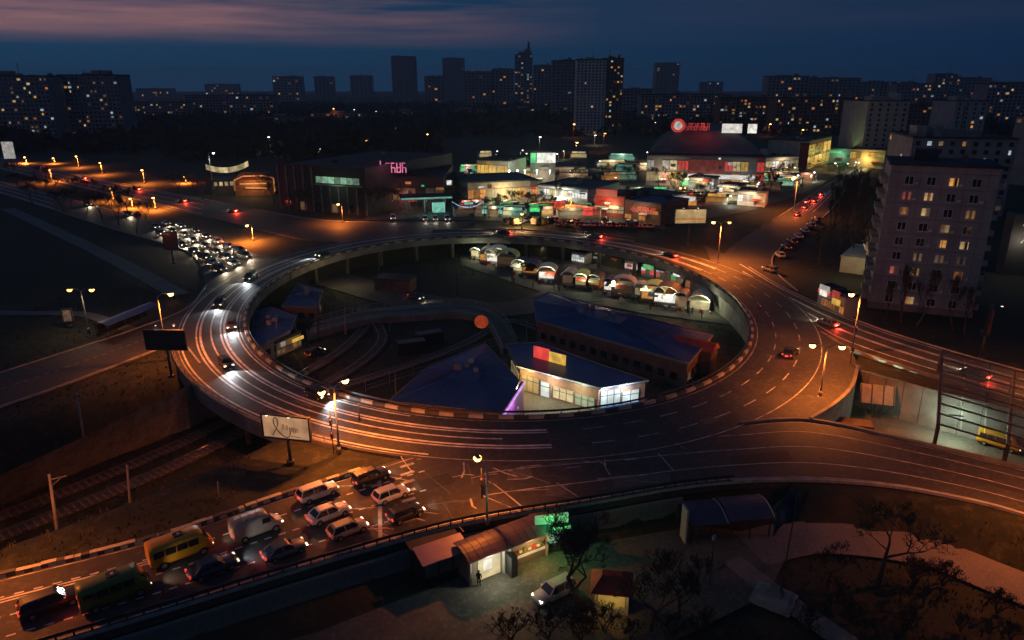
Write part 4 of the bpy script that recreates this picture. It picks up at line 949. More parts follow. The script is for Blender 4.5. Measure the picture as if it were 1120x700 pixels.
block('apartment_block', (940,180), (984,180), HIGH, 0, 30, PANEL3, DARKROOF, 'pale windowless tower block above the yellow canopy', top_py=111, rows=12, cols=5, litfrac=.0, grid=True)
block('apartment_block', (1035,172), (1069,172), HIGH, 0, 25, PANEL3, DARKROOF, 'pale tower block with three lit windows at the right', top_py=111, rows=12, cols=4, litfrac=.16, grid=True)
block('apartment_block', (1096,200), (1150,205), HIGH, 0, 30, PANEL2, DARKROOF, 'dark block at the right picture rim', top_py=128, rows=9, cols=6, litfrac=.15)
lr_ = block('garage', (918,296), (948,300), HIGH, 3.4, 16, CREAM, CREAM, 'low pale roofed shed lit beside the apartment block', parapet=.25, box_on_roof=False)
light('POINT', 'yard_lamp', P(934,305,HIGH)+Vector((0,-1,7)), 900, (1,.82,.42), .2)
n_ = empty('hook_sign', P(1112,300,HIGH), R(-10), label='white neon chevrons on a dark wall right of the apartment block', cat='sign')
m = MB(); m.box(-3, 3, .1, 4, -.5, 14); m.build('wall', DARKROOF, n_)
for k in range(2): m = MB(); m.tube([(-.9+k*1.2,0,11.6),(0+k*1.2,0,10.8),(-.3+k*1.2,0,9.8),(.2+k*1.2,0,8.6),(-.6+k*1.2,0,7.4)], .16, 6); m.build('neon_tube', S_WHITE, n_)
light('POINT', 'neon_light', P(1112,300,HIGH)+Vector((-1,-2,8)), 500, (1,.8,.55), .3)

# ------------------------------------------------------------------ shops and halls behind the ring
def shop(pl_, pr_, z, top_py, depth, wall, roof, label, bays=6, face=None, band=None, lightcol=WARMW, pw=500, name='shop', frac=.9, face_h=(.12,.62), rows=1, cat='shop', pw_drop=1.0):
    o = block(name, pl_, pr_, z, 0, depth, wall, roof, label, cat=cat, top_py=top_py, parapet=.5, box_on_roof=False)
    a, ln, rz = frame_of(pl_, pr_, z); h = max(2.5, Zat((a.y + P(*pr_, z).y)/2, top_py) - z)
    if face:
        dx = ln/bays
        for r_ in range(rows):
            za, zb = (face_h[0] + (face_h[1]-face_h[0])*r_/rows)*h, (face_h[0] + (face_h[1]-face_h[0])*(r_+.82)/rows)*h
            for k in range(bays):
                if random.random() > frac: continue
                m = MB(); m.box(dx*k+dx*.06, dx*(k+1)-dx*.06, -.1, .02, za, zb); p = m.build('shopfront', random.choice(face) if isinstance(face, list) else face, o)
                m = MB(); m.box(dx*k+dx*.48, dx*k+dx*.52, -.16, -.1, za, zb); m.box(dx*k+dx*.05, dx*(k+1)-dx*.05, -.16, -.1, zb-.12, zb+.05); m.build('mullion', DSTEEL, p)
    if band:
        bm_, z0b, z1b, x0b, x1b = band
        m = MB(); m.box(ln*x0b, ln*x1b, -.45, -.02, z0b*h, z1b*h); m.build('sign_band', bm_, o)
    rd = random.Random(int(pl_[0]*7+pl_[1]))
    for k in range(int(ln/9)):                  # roof plant and odd signs
        m = MB(); x = rd.uniform(1, ln-3); y = rd.uniform(2, max(2.5, depth-3)); m.box(x, x+rd.uniform(1,2.6), y, y+rd.uniform(1,2.2), h+.13, h+rd.uniform(.7,1.7)); m.build('roof_unit', rd.choice([STEEL, CONC, DARKROOF]), o)
    if pw:
        for k in range(max(2, int(ln/6))):
            m = MB(); x = rd.uniform(.3, ln-2.5); zz = h*rd.uniform(.45,.95); m.box(x, x+rd.uniform(.8,3.0), -.75, -.5, zz, zz+rd.uniform(.4,1.3)); m.build('sign_panel', rd.choice([S_WHITE, S_CREAM, S_YEL, S_RED, S_GREEN, W_ORNG, S_COOLF, PANEL3, REDW, BLUEROOF]), o)
        for k in range(int(ln/8)):
            m = MB(); x = rd.uniform(.5, ln-3.5); zz = min(3.0, h*.5); m.hexa([(x,-1.6,zz-.4),(x+3,-1.6,zz-.4),(x+3,-.2,zz),(x,-.2,zz)], [(x,-1.6,zz-.32),(x+3,-1.6,zz-.32),(x+3,-.2,zz+.1),(x,-.2,zz+.1)]); m.build('awning', rd.choice([REDW, BLUEROOF, WHITEW, CREAM]), o)
        nl = max(1, int(ln/16))
        for k in range(nl): light('POINT', 'shop_light', (ln*(k+.5)/nl, -3.2, min(h*.8, 4.5)*pw_drop), pw/ (1 if nl < 2 else nl)*1.4, lightcol, .4, o)
    return o, h, ln
# dark hall with the green glass band
gh, ghh, ghl = shop((308,228), (402,236), HIGH, 183, 60, mat('dark_hall_cladding', (.04,.038,.042), .8, .3, .3, .1), DARKROOF, 'large dark hall with a green lit glass band under its roof', bays=9, face=None, pw=0, name='exhibition_hall', cat='building')
for k in range(7):
    m = MB(); x0 = ghl*(.45+.07*k); m.box(x0, x0+ghl*.062, -.25, .02, ghh*.66, ghh*.80); m.build('glass_pane', S_PALEG, gh)
for k in range(11): m = MB(); x0 = ghl*k/10; m.box(x0-.3, x0+.3, -.35, -.01, 0, ghh*.58 if k > 4 else ghh); m.build('pier', CONCD, gh)
for k in range(5): m = MB(); x0 = ghl*(.06+.18*k); m.box(x0, x0+ghl*.07, -.12, .01, .2, ghh*.2); m.build('door', W_DIM if k % 2 else GLASSD, gh)
m = MB(); m.box(ghl*.44, ghl*.97, -.5, .0, ghh*.61, ghh*.64); m.build('ledge', CONC, gh)
light('POINT', 'band_light', (ghl*.7, -3, ghh*.62), 160, (.6,1,.62), .5, gh)
pk, pkh, pkl = shop((405,228), (486,228), HIGH, 195, 40, mat('dark_brick', (.085,.055,.06), .88, .2, .3, .4), DARKROOF, 'dark restaurant building under a pink roof sign', bays=8, face=[W_DIM, W_ORNG], frac=.6, pw=500, lightcol=(1,.45,.35), face_h=(.30,.72), rows=2)
strokes(pk, pkl*.16, pkl*.52, pkh+2, pkh+5.4, -.4, 5, S_PINK, True)
m = MB()
for x in (.16,.33,.5): m.bar((pkl*x, 0, pkh), (pkl*x, 0, pkh+2.2), .25)
m.build('sign_posts', DSTEEL, pk)
light('POINT', 'sign_glow', (pkl*.33, -6, pkh+7), 700, (1,.10,.32), .8, pk)
shop((462,222), (496,222), HIGH, 197, 22, PANEL2, DARKROOF, 'small shop with a bright white sign box', bays=3, face=S_WHITE, frac=.4, band=(S_WHITE,.80,.99,.45,.95), pw=900, lightcol=COOLW)
# fuel station canopy with teal light
fs = empty('fuel_canopy', P(440,236,HIGH), R(14), label='teal lit flat canopy on posts before the restaurant', cat='canopy')
m = MB(); m.box(0, 17, 0, 9, 5.2, 5.9); m.build('canopy_slab', DARKROOF, fs); m = MB(); m.box(-.05, 17.05, -.15, -.02, 5.3, 5.85); m.build('lit_fascia', S_TEAL, fs)
for x in (2, 8.5, 15):
    for y in (2, 7): m = MB(); m.tube([(x,y,-.1),(x,y,5.2)], .2, 8); m.build('post', CONC, fs)
m = MB(); m.box(11, 15.5, 4, 6.5, -.1, 3.0); m.build('kiosk', S_TEAL, fs); light('POINT', 'canopy_light', (9,3,4.6), 700, (.4,1,.8), .4, fs)
# garden restaurant with curved white sign and outlined pavilion
rg = empty('restaurant_pavilion', P(232,212,HIGH), R(20), label='pavilion with a curved white sign under a bright lamp', cat='building')
m = MB(); m.box(0, 14, 0, 10, -.5, 5); m.build('wall', BRICK, rg); m = MB(); m.box(-.6,14.6,-.6,10.6,5.003,5.5); m.build('roof', DARKROOF, rg)
for k in range(10):
    x0 = -1+1.6*k; z_ = 8.2 + .045*(x0-6.2)**2/1.5; z2 = 8.2 + .045*(x0+1.6-6.2)**2/1.5; m = MB(); m.hexa([(x0,-.9,z_),(x0+1.6,-.9,z2),(x0+1.6,-.6,z2),(x0,-.6,z_)], [(x0,-.9,z_+2.1),(x0+1.6,-.9,z2+2.1),(x0+1.6,-.6,z2+2.1),(x0,-.6,z_+2.1)]); m.build('sign_segment', S_CREAM, rg)
for k in range(6): m = MB(); m.box(1.2+2*k, 2.4+2*k, -.1, .02, 3.0, 4.6); m.build('window', S_CREAM, rg)
m = MB()
for x in (1, 13): m.bar((x,-.75,5), (x,-.75,9.5), .2)
m.build('sign_posts', DSTEEL, rg)
lamp_at((234,214), 168, HIGH, [A_(0)], 'tall white floodlight above the curved sign', 900, col=(.9,1,.8), bulb=S_BULBW, head=.5)
ro = empty('outlined_pavilion', P(258,214,HIGH), R(12), label='pavilion outlined in glowing orange bulbs', cat='building')
m = MB(); m.box(0, 15, 0, 10, -.5, 6.0); m.build('wall', BRICK, ro)
m = MB(); m.hexa([(-.5,-.5,6.003),(15.5,-.5,6.003),(15.5,10.5,6.003),(-.5,10.5,6.003)], [(2,3,8.4),(13,3,8.4),(13,7,8.4),(2,7,8.4)]); m.build('roof', REDROOF, ro)
for a, b in (((0,6.0),(3.5,7.6)),((3.5,7.6),(11,7.6)),((11,7.6),(15,6.6)),((15,6.6),(15,1.2)),((4,3),(14,2.6)),((0,2.0),(0,6)),((2,4.6),(12,4.6))):
    m = MB(); m.tube([(a[0],-.62,a[1]),(b[0],-.62,b[1])], .26, 6); m.build('light_string', S_ORNG, ro)
light('POINT', 'string_glow', (7,-4,5), 1500, (1,.45,.12), .5, ro)
# long lit market hall row
shop((522,206), (556,208), HIGH, 176, 20, CREAM, DARKROOF, 'back row shop with glowing amber windows', bays=4, face=S_YEL, face_h=(.45,.95), pw=900, lightcol=(1,.7,.3), frac=1)
shop((556,200), (582,200), HIGH, 182, 20, PANEL2, DARKROOF, 'narrow back row shop with a cream light line', bays=3, face=None, band=(S_CREAM,.75,.9,0,1), pw=300)
gs, gsh, gsl = shop((580,202), (607,202), HIGH, 178, 22, PANEL2, DARKROOF, 'shop with a white and green roof sign', bays=4, face=S_CREAM, frac=.5, pw=600)
m = MB(); m.box(gsl*.25, gsl, -.6, .3, gsh, gsh+4.2); m.build('roof_sign', S_WHITE, gs); m = MB(); m.box(0, gsl*.22, -.6, .3, gsh, gsh+4.2); m.build('green_sign', S_GREEN, gs)
light('POINT', 'sign_glow', (2,-3,gsh+3), 700, (.2,1,.4), .5, gs)
mh, mhh, mhl = shop((512,226), (588,222), HIGH, 199, 24, CREAM, GREYROOF, 'long market hall with a glowing yellow front', bays=12, face=[S_YEL, S_CREAM, S_CREAM, S_ORNG], face_h=(.25,.85), pw=1600, frac=.92, lightcol=(1,.8,.4))
mh2, mh2h, mh2l = shop((588,224), (642,230), HIGH, 205, 24, WHITEW, GREYROOF, 'pale market hall with white lit fascia', bays=8, face=[S_CREAM, S_WHITE], face_h=(.55,.95), pw=1500, frac=.95, lightcol=(.95,1,.75))
for k, px_ in enumerate((557,566,574,587,601)):
    f_ = empty('floodlight', P(px_, 210, HIGH), label=from_left(k)+' floodlight mast behind the market hall', cat='lamp', group='market floodlights'); hh = Zat(f_.location.y, 186)-HIGH
    m = MB(); m.tube([(0,0,-.1),(0,0,hh)], .14, 6); m.build('mast', STEEL, f_); m = MB(); m.lathe([(.05,-.35),(.5,-.1),(.45,.15)], 8, Matrix.Translation((0,0,hh))); m.build('bulb', lit('bulb_cool', (.8,1,.88), 2.0), f_)
    light('POINT', 'flood', (0,-.4,hh-.6), 1500, COOLW, .3, f_)
shop((605,194), (640,194), HIGH, 183, 20, PANEL2, GREYROOF, 'flat roofed store edged with pale strip light', bays=5, face=None, band=(S_CREAM,.8,.98,0,1), pw=350)
rp_, rph, rpl = shop((650,236), (682,238), HIGH, 216, 16, REDW, REDROOF, 'red cafe with a glowing red roof sign', bays=5, face=[S_CREAM, W_ORNG], face_h=(.2,.6), pw=500, rows=2)
m = MB(); m.box(rpl*.05, rpl*.75, -.5, .5, rph+.3, rph+2.6); m.build('roof_sign', S_RED, rp_); light('POINT', 'sign_glow', (rpl*.4,-3,rph+2), 500, (1,.06,.04), .5, rp_)
db, dbh, dbl = shop((683,240), (722,246), HIGH, 222, 16, BRICK, mat('navy_roof', (.03,.05,.11), .5, .4, .25, .2), 'navy roofed corner shop with red lettering on its wall', bays=5, face=[W_ORNG, W_DIM], frac=.7, face_h=(.1,.4), pw=400)
strokes(db, dbl*.22, dbl*.92, dbh*.5, dbh*.8, -.3, 5, S_RED)
wc, wch, wcl = shop((716,236), (750,229), HIGH, 215, 18, WHITEW, GREYROOF, 'shop under a brilliant white canopy', bays=4, face=S_ORNG, face_h=(.1,.45), pw=900, lightcol=(1,.95,.85))
m = MB(); m.box(-.5, wcl+.5, -3.2, -.05, wch*.62, wch*.86); m.build('white_canopy', S_WHITE, wc)
# the big grey hall
bh, bhh, bhl = shop((706,202), (834,206), HIGH, 172, 110, PANEL2, GREYROOF, 'huge grey roofed hypermarket with a red roof sign', bays=15, face=[S_CREAM, S_YEL, W_ORNG, S_RED, S_WHITE, S_CREAM], face_h=(.15,.95), rows=2, pw=4200, frac=.8, name='hypermarket')
m = MB(); m.hexa([(0,8,bhh+.7),(bhl,8,bhh+.7),(bhl,108,bhh+.7),(0,108,bhh+.7)], [(12,30,bhh+9),(bhl-12,30,bhh+9),(bhl-12,100,bhh+9),(12,100,bhh+9)]); m.build('raised_roof', GREYROOF, bh)
rsx = bhl*.27
strokes(bh, rsx+bhl*.035, rsx+bhl*.26, bhh+9.4, bhh+12.6, 29, 8, S_RED)
m = MB(); m.lathe([(3.0,-.3),(3.2,0),(3.0,.3)], 20, Matrix.Translation((rsx-1.5, 29, bhh+11.4)) @ UPR); m.build('round_logo', S_RED, bh); m = MB(); m.lathe([(1.9,-.4),(1.9,.4)], 16, Matrix.Translation((rsx-1.5, 28.7, bhh+11.4)) @ UPR); m.build('logo_centre', S_WHITE, bh)
for x0, x1 in ((.64,.82),(.87,.95)): m = MB(); m.box(bhl*x0, bhl*x1, 28, 28.8, bhh+8.5, bhh+12.5); m.build('white_sign', S_WHITE, bh)
light('POINT', 'sign_glow', (rsx+10, 22, bhh+13), 1500, (1,.05,.03), .6, bh)
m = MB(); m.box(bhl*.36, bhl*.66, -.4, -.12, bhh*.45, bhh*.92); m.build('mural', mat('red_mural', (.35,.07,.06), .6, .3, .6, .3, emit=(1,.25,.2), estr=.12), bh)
m = MB(); m.box(bhl*.36, bhl*.92, -9, -.2, bhh*.36, bhh*.42); m.build('canopy', S_WHITE, bh)
for i, (a, b, c_, lb) in enumerate([((752,208),(780,210),195,'low white lit kiosk before the hypermarket'),((786,214),(806,216),203,'blue grey kiosk with a white lit band'),((806,224),(836,226),210,'warm lit canopy stall at the street mouth'),((836,190),(872,188),172,'row of white lit shop windows right of the hypermarket'),((840,178),(880,177),163,'back row of small white lit shops')]):
    shop(a, b, HIGH, c_, 9, WHITEW, GREYROOF, lb, bays=5, face=[S_CREAM, S_WHITE, S_WHITE], face_h=(.3,.9), pw=900, frac=.9)
ys_, ysh, ysl = shop((880,186), (906,178), HIGH, 152, 20, CREAM, DARKROOF, 'store with a tall glowing yellow gable', bays=3, face=S_YEL, face_h=(.1,.95), rows=2, frac=1, pw=1300, lightcol=(1,.66,.16))
tw = block('sign_tower', (874,186), (882,186), HIGH, 0, 6, REDW, DARKROOF, 'slim dark red tower beside the yellow gable', cat='tower', top_py=158, box_on_roof=False)
shop((905,178), (932,178), HIGH, 163, 25, PANEL2, DARKROOF, 'dark store with a green light strip', bays=4, face=None, band=(S_GREEN,.72,.9,.0,.5), pw=700, lightcol=(.3,1,.5))
shop((928,182), (966,184), HIGH, 164, 20, CREAM, DARKROOF, 'store under a long glowing yellow fascia', bays=6, face=[S_YEL], face_h=(.5,.95), pw=1300, lightcol=(1,.66,.16))
# kiosks by the avenue lamp
for i, (a, b, lb) in enumerate([((893,333),(908,339),'small kiosk with red lit letters near the tall avenue lamp'),((908,340),(922,346),'small kiosk beside the tall avenue lamp')]):
    o, h, ln = shop(a, b, HIGH, a[1]-17, 3, PANEL2, DARKROOF, lb, bays=3, face=W_ORNG, pw=40, frac=.8, name='kiosk')
    if i == 0: strokes(o, .3, ln-.3, h*.74, h*.95, -.3, 4, S_RED)

# many small lit booths, lamps and signs in the market streets
bmesh_ = {}
def booth(q, w_, d_, h_, rz, fm_, rm_, label, group, lampe=0, lcol=WARMW):
    o = empty('market_booth', P(*q, 5.93), R(rz), label=label, cat='stall', group=group)
    k = (w_, d_, h_, rm_.name, fm_.name)
    if k not in bmesh_:
        a = MB(); a.box(-w_/2, w_/2, 0, d_, 0, h_); b = MB(); b.hexa([(-w_/2-.4,-.9,h_),(w_/2+.4,-.9,h_),(w_/2+.4,d_+.3,h_+.25),(-w_/2-.4,d_+.3,h_+.25)], [(-w_/2-.4,-.9,h_+.15),(w_/2+.4,-.9,h_+.15),(w_/2+.4,d_+.3,h_+.45),(-w_/2-.4,d_+.3,h_+.45)])
        c = MB(); c.box(-w_*.45, w_*.45, -.08, .0, .9, h_*.82); d = MB(); d.box(-w_*.4, w_*.4, -.95, -.85, h_-.1, h_+.9)
        bmesh_[k] = (a.mesh('booth_wall', PANEL3), b.mesh('booth_roof', rm_), c.mesh('lit_counter', fm_), d.mesh('sign_board', fm_))
    for nm, me_ in zip(('booth_wall','booth_roof','lit_counter','sign_board'), bmesh_[k]): inst(nm, me_, o)
    if lampe: light('POINT', 'booth_light', (0,-2.2,h_+.4), lampe, lcol, .3, o)
rb_ = random.Random(31)
FM = [S_CREAM, S_WHITE, S_YEL, S_PALEG, S_CREAM, S_RED, S_COOLF, S_ORNG, W_WARM]
FM = [S_CREAM, S_YEL, S_PALEG, S_CREAM, S_RED, S_COOLF, S_ORNG, W_WARM, W_DIM, S_TEAL, W_DIM, S_GREEN]
def booths(n, xr, yr, wds, dep_, h_, label, group, lt, lim=None, cols=None):
    qs = sorted((rb_.uniform(*xr), rb_.uniform(*yr)) for _ in range(n))
    for i_, q in enumerate(qs):
        if lim: q = (q[0], min(q[1], lim(q[0])))
        booth(q, rb_.choice(wds), dep_, h_, rb_.uniform(-25,20), FM[rb_.randrange(len(FM))], rb_.choice([GREYROOF, BLUEROOF, DARKROOF]), from_left(i_)+' '+label, group, lt if i_ % 3 == 0 else 0, rb_.choice(cols or [WARMW, (.6,1,.6), (1,.8,.5)]))
booths(26, (508,648), (229,239), [4,6,9], 3.5, 2.8, 'small lit booth before the long market halls', 'booths before the market halls', 420)
booths(26, (640,745), (208,240), [4,6,9], 3.5, 3.0, 'small lit booth left of the hypermarket yard', 'booths left of the yard', 420)
booths(34, (740,885), (186,232), [6,8,12], 4, 3.2, 'small lit booth in the hypermarket yard', 'booths in the yard', 620, lambda x: 238-(x-740)*.28)
booths(22, (500,706), (173,202), [8,10,16], 5, 3.4, 'lit shed behind the long market halls', 'sheds behind the market halls', 800, None, [(.6,1,.6), WARMW, (1,.4,.5)])
for i_, q in enumerate(sorted((rb_.uniform(480,960), rb_.uniform(172,236)) for _ in range(40))):
    q = (q[0], min(q[1], 240 - max(0, q[0]-740)*.28))
    lamp_at(q, q[1]-rb_.uniform(9,14)*(240/q[1])**-1.5, HIGH, [A_(rb_.uniform(0,360))], from_left(i_)+' small lamp post among the shops', 900, group='lamp posts among the shops', head=.45, bulb=S_BULBW, col=rb_.choice([WARMW, (.85,1,.75), (1,.5,.2), (1,.9,.7)]), radius=.3, armlen=.8)
# string of blue bulbs before the market hall
gl = empty('bulb_garland', P(494,240,HIGH), 0, label='sagging garland of blue white bulbs between two posts', cat='garland')
gw = (P(530,240,HIGH)-P(494,240,HIGH)).length
for x in (0, gw): m = MB(); m.tube([(x,0,-.1),(x,0,6.2)], .1, 6); m.build('post', DSTEEL, gl)
wire = [(gw*k/24, 0, 6.0-2.0*(1-((k-12)/12)**2)) for k in range(25)]
m = MB(); m.tube(wire, .04, 4); m.build('wire', DSTEEL, gl)
bulbm = MB(); bulbm.lathe([(.04,-.2),(.2,-.05),(.05,.15)], 6); bulbm = bulbm.mesh('bulb', lit('bulb_blue', (.55,.68,1), 1.0))
for q in wire[1:-1]: inst('bulb', bulbm, gl, Matrix.Translation(q))

# ------------------------------------------------------------------ skyline
def tower(px0, px1, base_py, top_py, wall, label, rows, cols, frac, depth=22, skew=0, wm=None, ww=2.0, wh=1.6, grid=False, strips=0, side=0, roofbox=True, base2=None):
    return block('tower_block', (px0, base_py), (px1, base_py+skew), HIGH, 0, depth, wall, DARKROOF, label, top_py=top_py, rows=rows, cols=cols, litfrac=frac, wmats=wm or [W_WARM, W_WHITE, W_WHITE, W_DIM, W_DIM, W_ORNG, W_COOL], ww=ww, wh=wh, parapet=1.2, grid=True, strips=strips, side_lit=side, box_on_roof=roofbox)
tower(-30, 64, 152, 84, PANEL2, 'wide slab block full of lit windows at the far left', 14, 20, .16)
tower(75, 138, 150, 83, PANEL2, 'second slab block with lit windows right of the pale chimneys', 14, 14, .16)
for k, px_ in enumerate((66, 71)):
    b = P(px_, 140, HIGH); h = Zat(b.y, 80-k*-3)-HIGH; o = empty('chimney_stack', b, label='slim pale chimney between the two left slab blocks' + (', the taller' if k == 0 else ', the shorter'), cat='chimney')
    m = MB(); m.tube([(0,0,-1),(0,0,h*.6),(0,0,h)], [3.2, 2.3, 1.9], 14); m.build('shaft', PANEL3, o, True); m = MB(); m.lathe([(2.2,h-3),(2.3,h-.5),(2.0,h)], 14); m.build('rim', CONCD, o)
tower(140, 205, 131, 113, PANEL2, 'low lit apartment rows right of the left slabs', 6, 22, .2, ww=3.5, wh=2.4)
tower(205, 300, 128, 105, PANEL2, 'long low housing row in the dark left distance', 7, 26, .10, ww=3.5, wh=2.4)
tower(300, 332, 110, 84, PANEL2, 'hazy tower group left of the lone tall tower', 9, 8, .08, ww=6, wh=4)
tower(345, 366, 108, 84, PANEL2, 'hazy narrow block on the far horizon', 9, 5, .03, ww=6, wh=4)
tower(384, 408, 106, 83, PANEL2, 'hazy block with flat roof near the lone tall tower', 9, 5, .03, ww=6, wh=4)
tower(430, 455, 112, 62, PANEL2, 'lone tall tower standing against the sky left of centre', 20, 7, .01, depth=40, strips=6)
tower(465, 486, 114, 84, PANEL2, 'mid height block before the twin crowned tower', 10, 6, .06, ww=5, wh=3)
tower(485, 508, 110, 64, PANEL2, 'flat crowned tower behind the mid height blocks', 18, 6, .02, depth=40, strips=5)
tower(508, 540, 118, 79, PANEL2, 'dark block between flat crowned tower and spire', 12, 8, .05, ww=4, wh=3)
tower(538, 562, 118, 76, PANEL2, 'block against the left side of the spired tower', 13, 6, .05, ww=4, wh=3)
sp = tower(563, 582, 116, 60, PANEL2, 'tall tower topped by a spire', 22, 6, .16, depth=30, ww=3.4, wh=2.4, roofbox=False)
b = P(563,116,HIGH); b2 = P(582,116,HIGH); hh = Zat(b.y,60)-HIGH; wsp = (b2-b).length
m = MB(); m.box(wsp*.2, wsp*.95, 6, 24, hh+.2, hh+6); m.box(wsp*.55, wsp*.9, 8, 20, hh+6, hh+11); m.build('crown', PANEL2, sp); m = MB(); m.tube([(wsp*.78,12,hh+11),(wsp*.78,12,Zat(b.y,45)-HIGH)], [3.2,2.0], 8); m.build('spire', PANEL2, sp)
tower(583, 603, 120, 72, PANEL2, 'tower right of the spire with few lit windows', 16, 5, .10, ww=3.5, wh=2.5)
tower(603, 633, 132, 67, PANEL2, 'blue grey tower behind the largest tower', 18, 7, .05, strips=6, ww=3)
big = tower(629, 660, 148, 66, mat('pale_tower_panels', (.52,.54,.52), .85, .2, .2, .1), 'largest tower with pale ribbed front and dark balconied wing', 25, 8, .02, depth=18, grid=True, strips=4, ww=1.6, wh=1.5)
tower(657, 679, 146, 65, BRICK, 'dark balconied wing of the largest tower', 25, 6, .16, depth=26, grid=True, ww=1.6, wh=1.5)
tower(716, 741, 110, 69, PANEL2, 'solitary tower right of centre against the sky', 18, 6, .04, depth=45, strips=5, ww=5)
tower(765, 790, 108, 90, PANEL2, 'small hazy block on the right horizon', 7, 6, .1, ww=5, wh=3)
tower(680, 712, 128, 98, PANEL2, 'low dark block right of the largest tower', 8, 8, .12, ww=3, wh=2.4)
tower(700, 790, 136, 104, PANEL2, 'long lit housing slab above the hypermarket roof', 9, 24, .12, ww=2.6, wh=2)
tower(786, 852, 140, 108, BRICK, 'brick housing slab with many lit windows above the hypermarket', 9, 16, .24, ww=2.2, wh=1.8)
tower(836, 880, 128, 84, PANEL2, 'dark block at the left end of the right skyline', 12, 10, .10, ww=3, wh=2.4)
tower(846, 930, 146, 108, BRICK, 'long brick housing slab left of the pale tower block', 9, 20, .16, ww=2.2, wh=1.8)
tower(880, 936, 126, 86, PANEL2, 'dark slab with paired lit windows on the right skyline', 12, 12, .10, ww=3, wh=2.4)
tower(936, 976, 120, 90, PANEL2, 'dim block on the right skyline above the pale tower', 9, 9, .10, ww=3.4, wh=2.6)
tower(976, 1018, 126, 92, PANEL2, 'dark block with a bright cluster of windows on the right skyline', 9, 10, .20, ww=3, wh=2.4)
tower(1016, 1040, 124, 82, PANEL2, 'stepped tower lit near its top on the right skyline', 12, 6, .16, ww=3, wh=2.4)
tower(1040, 1078, 122, 86, PANEL2, 'dark block behind the right pale tower', 10, 9, .06, ww=3, wh=2.4)
tower(1072, 1150, 140, 92, PANEL2, 'dark slab at the right end of the skyline', 12, 16, .08, ww=2.6, wh=2.2)
tower(984, 1034, 150, 116, BRICK, 'unlit brick slab between the two pale tower blocks', 9, 10, .08, ww=2.2, wh=1.8)
tower(150, 190, 106, 97, PANEL2, 'string of distant lit roofs on the left horizon', 3, 16, .2, ww=9, wh=5)
tower(225, 262, 104, 92, PANEL2, 'distant white lit block on the left horizon', 4, 12, .12, ww=9, wh=5)
# dim low housing in the middle distance
for i, (a, b_, c_, d_) in enumerate([(280,330,138,128),(340,400,134,124),(415,470,130,122),(480,540,128,120),(545,600,126,119)]):
    tower(a, b_, c_, d_, PANEL2, ['low dim house row at the edge of the dark wood, far left one','low dim house row beyond the dark wood near the far lamps','low dim house row under the lone tall tower','low dim house row under the flat crowned tower','low dim house row under the spired tower'][i], 3, 14, .12, ww=3, wh=2)

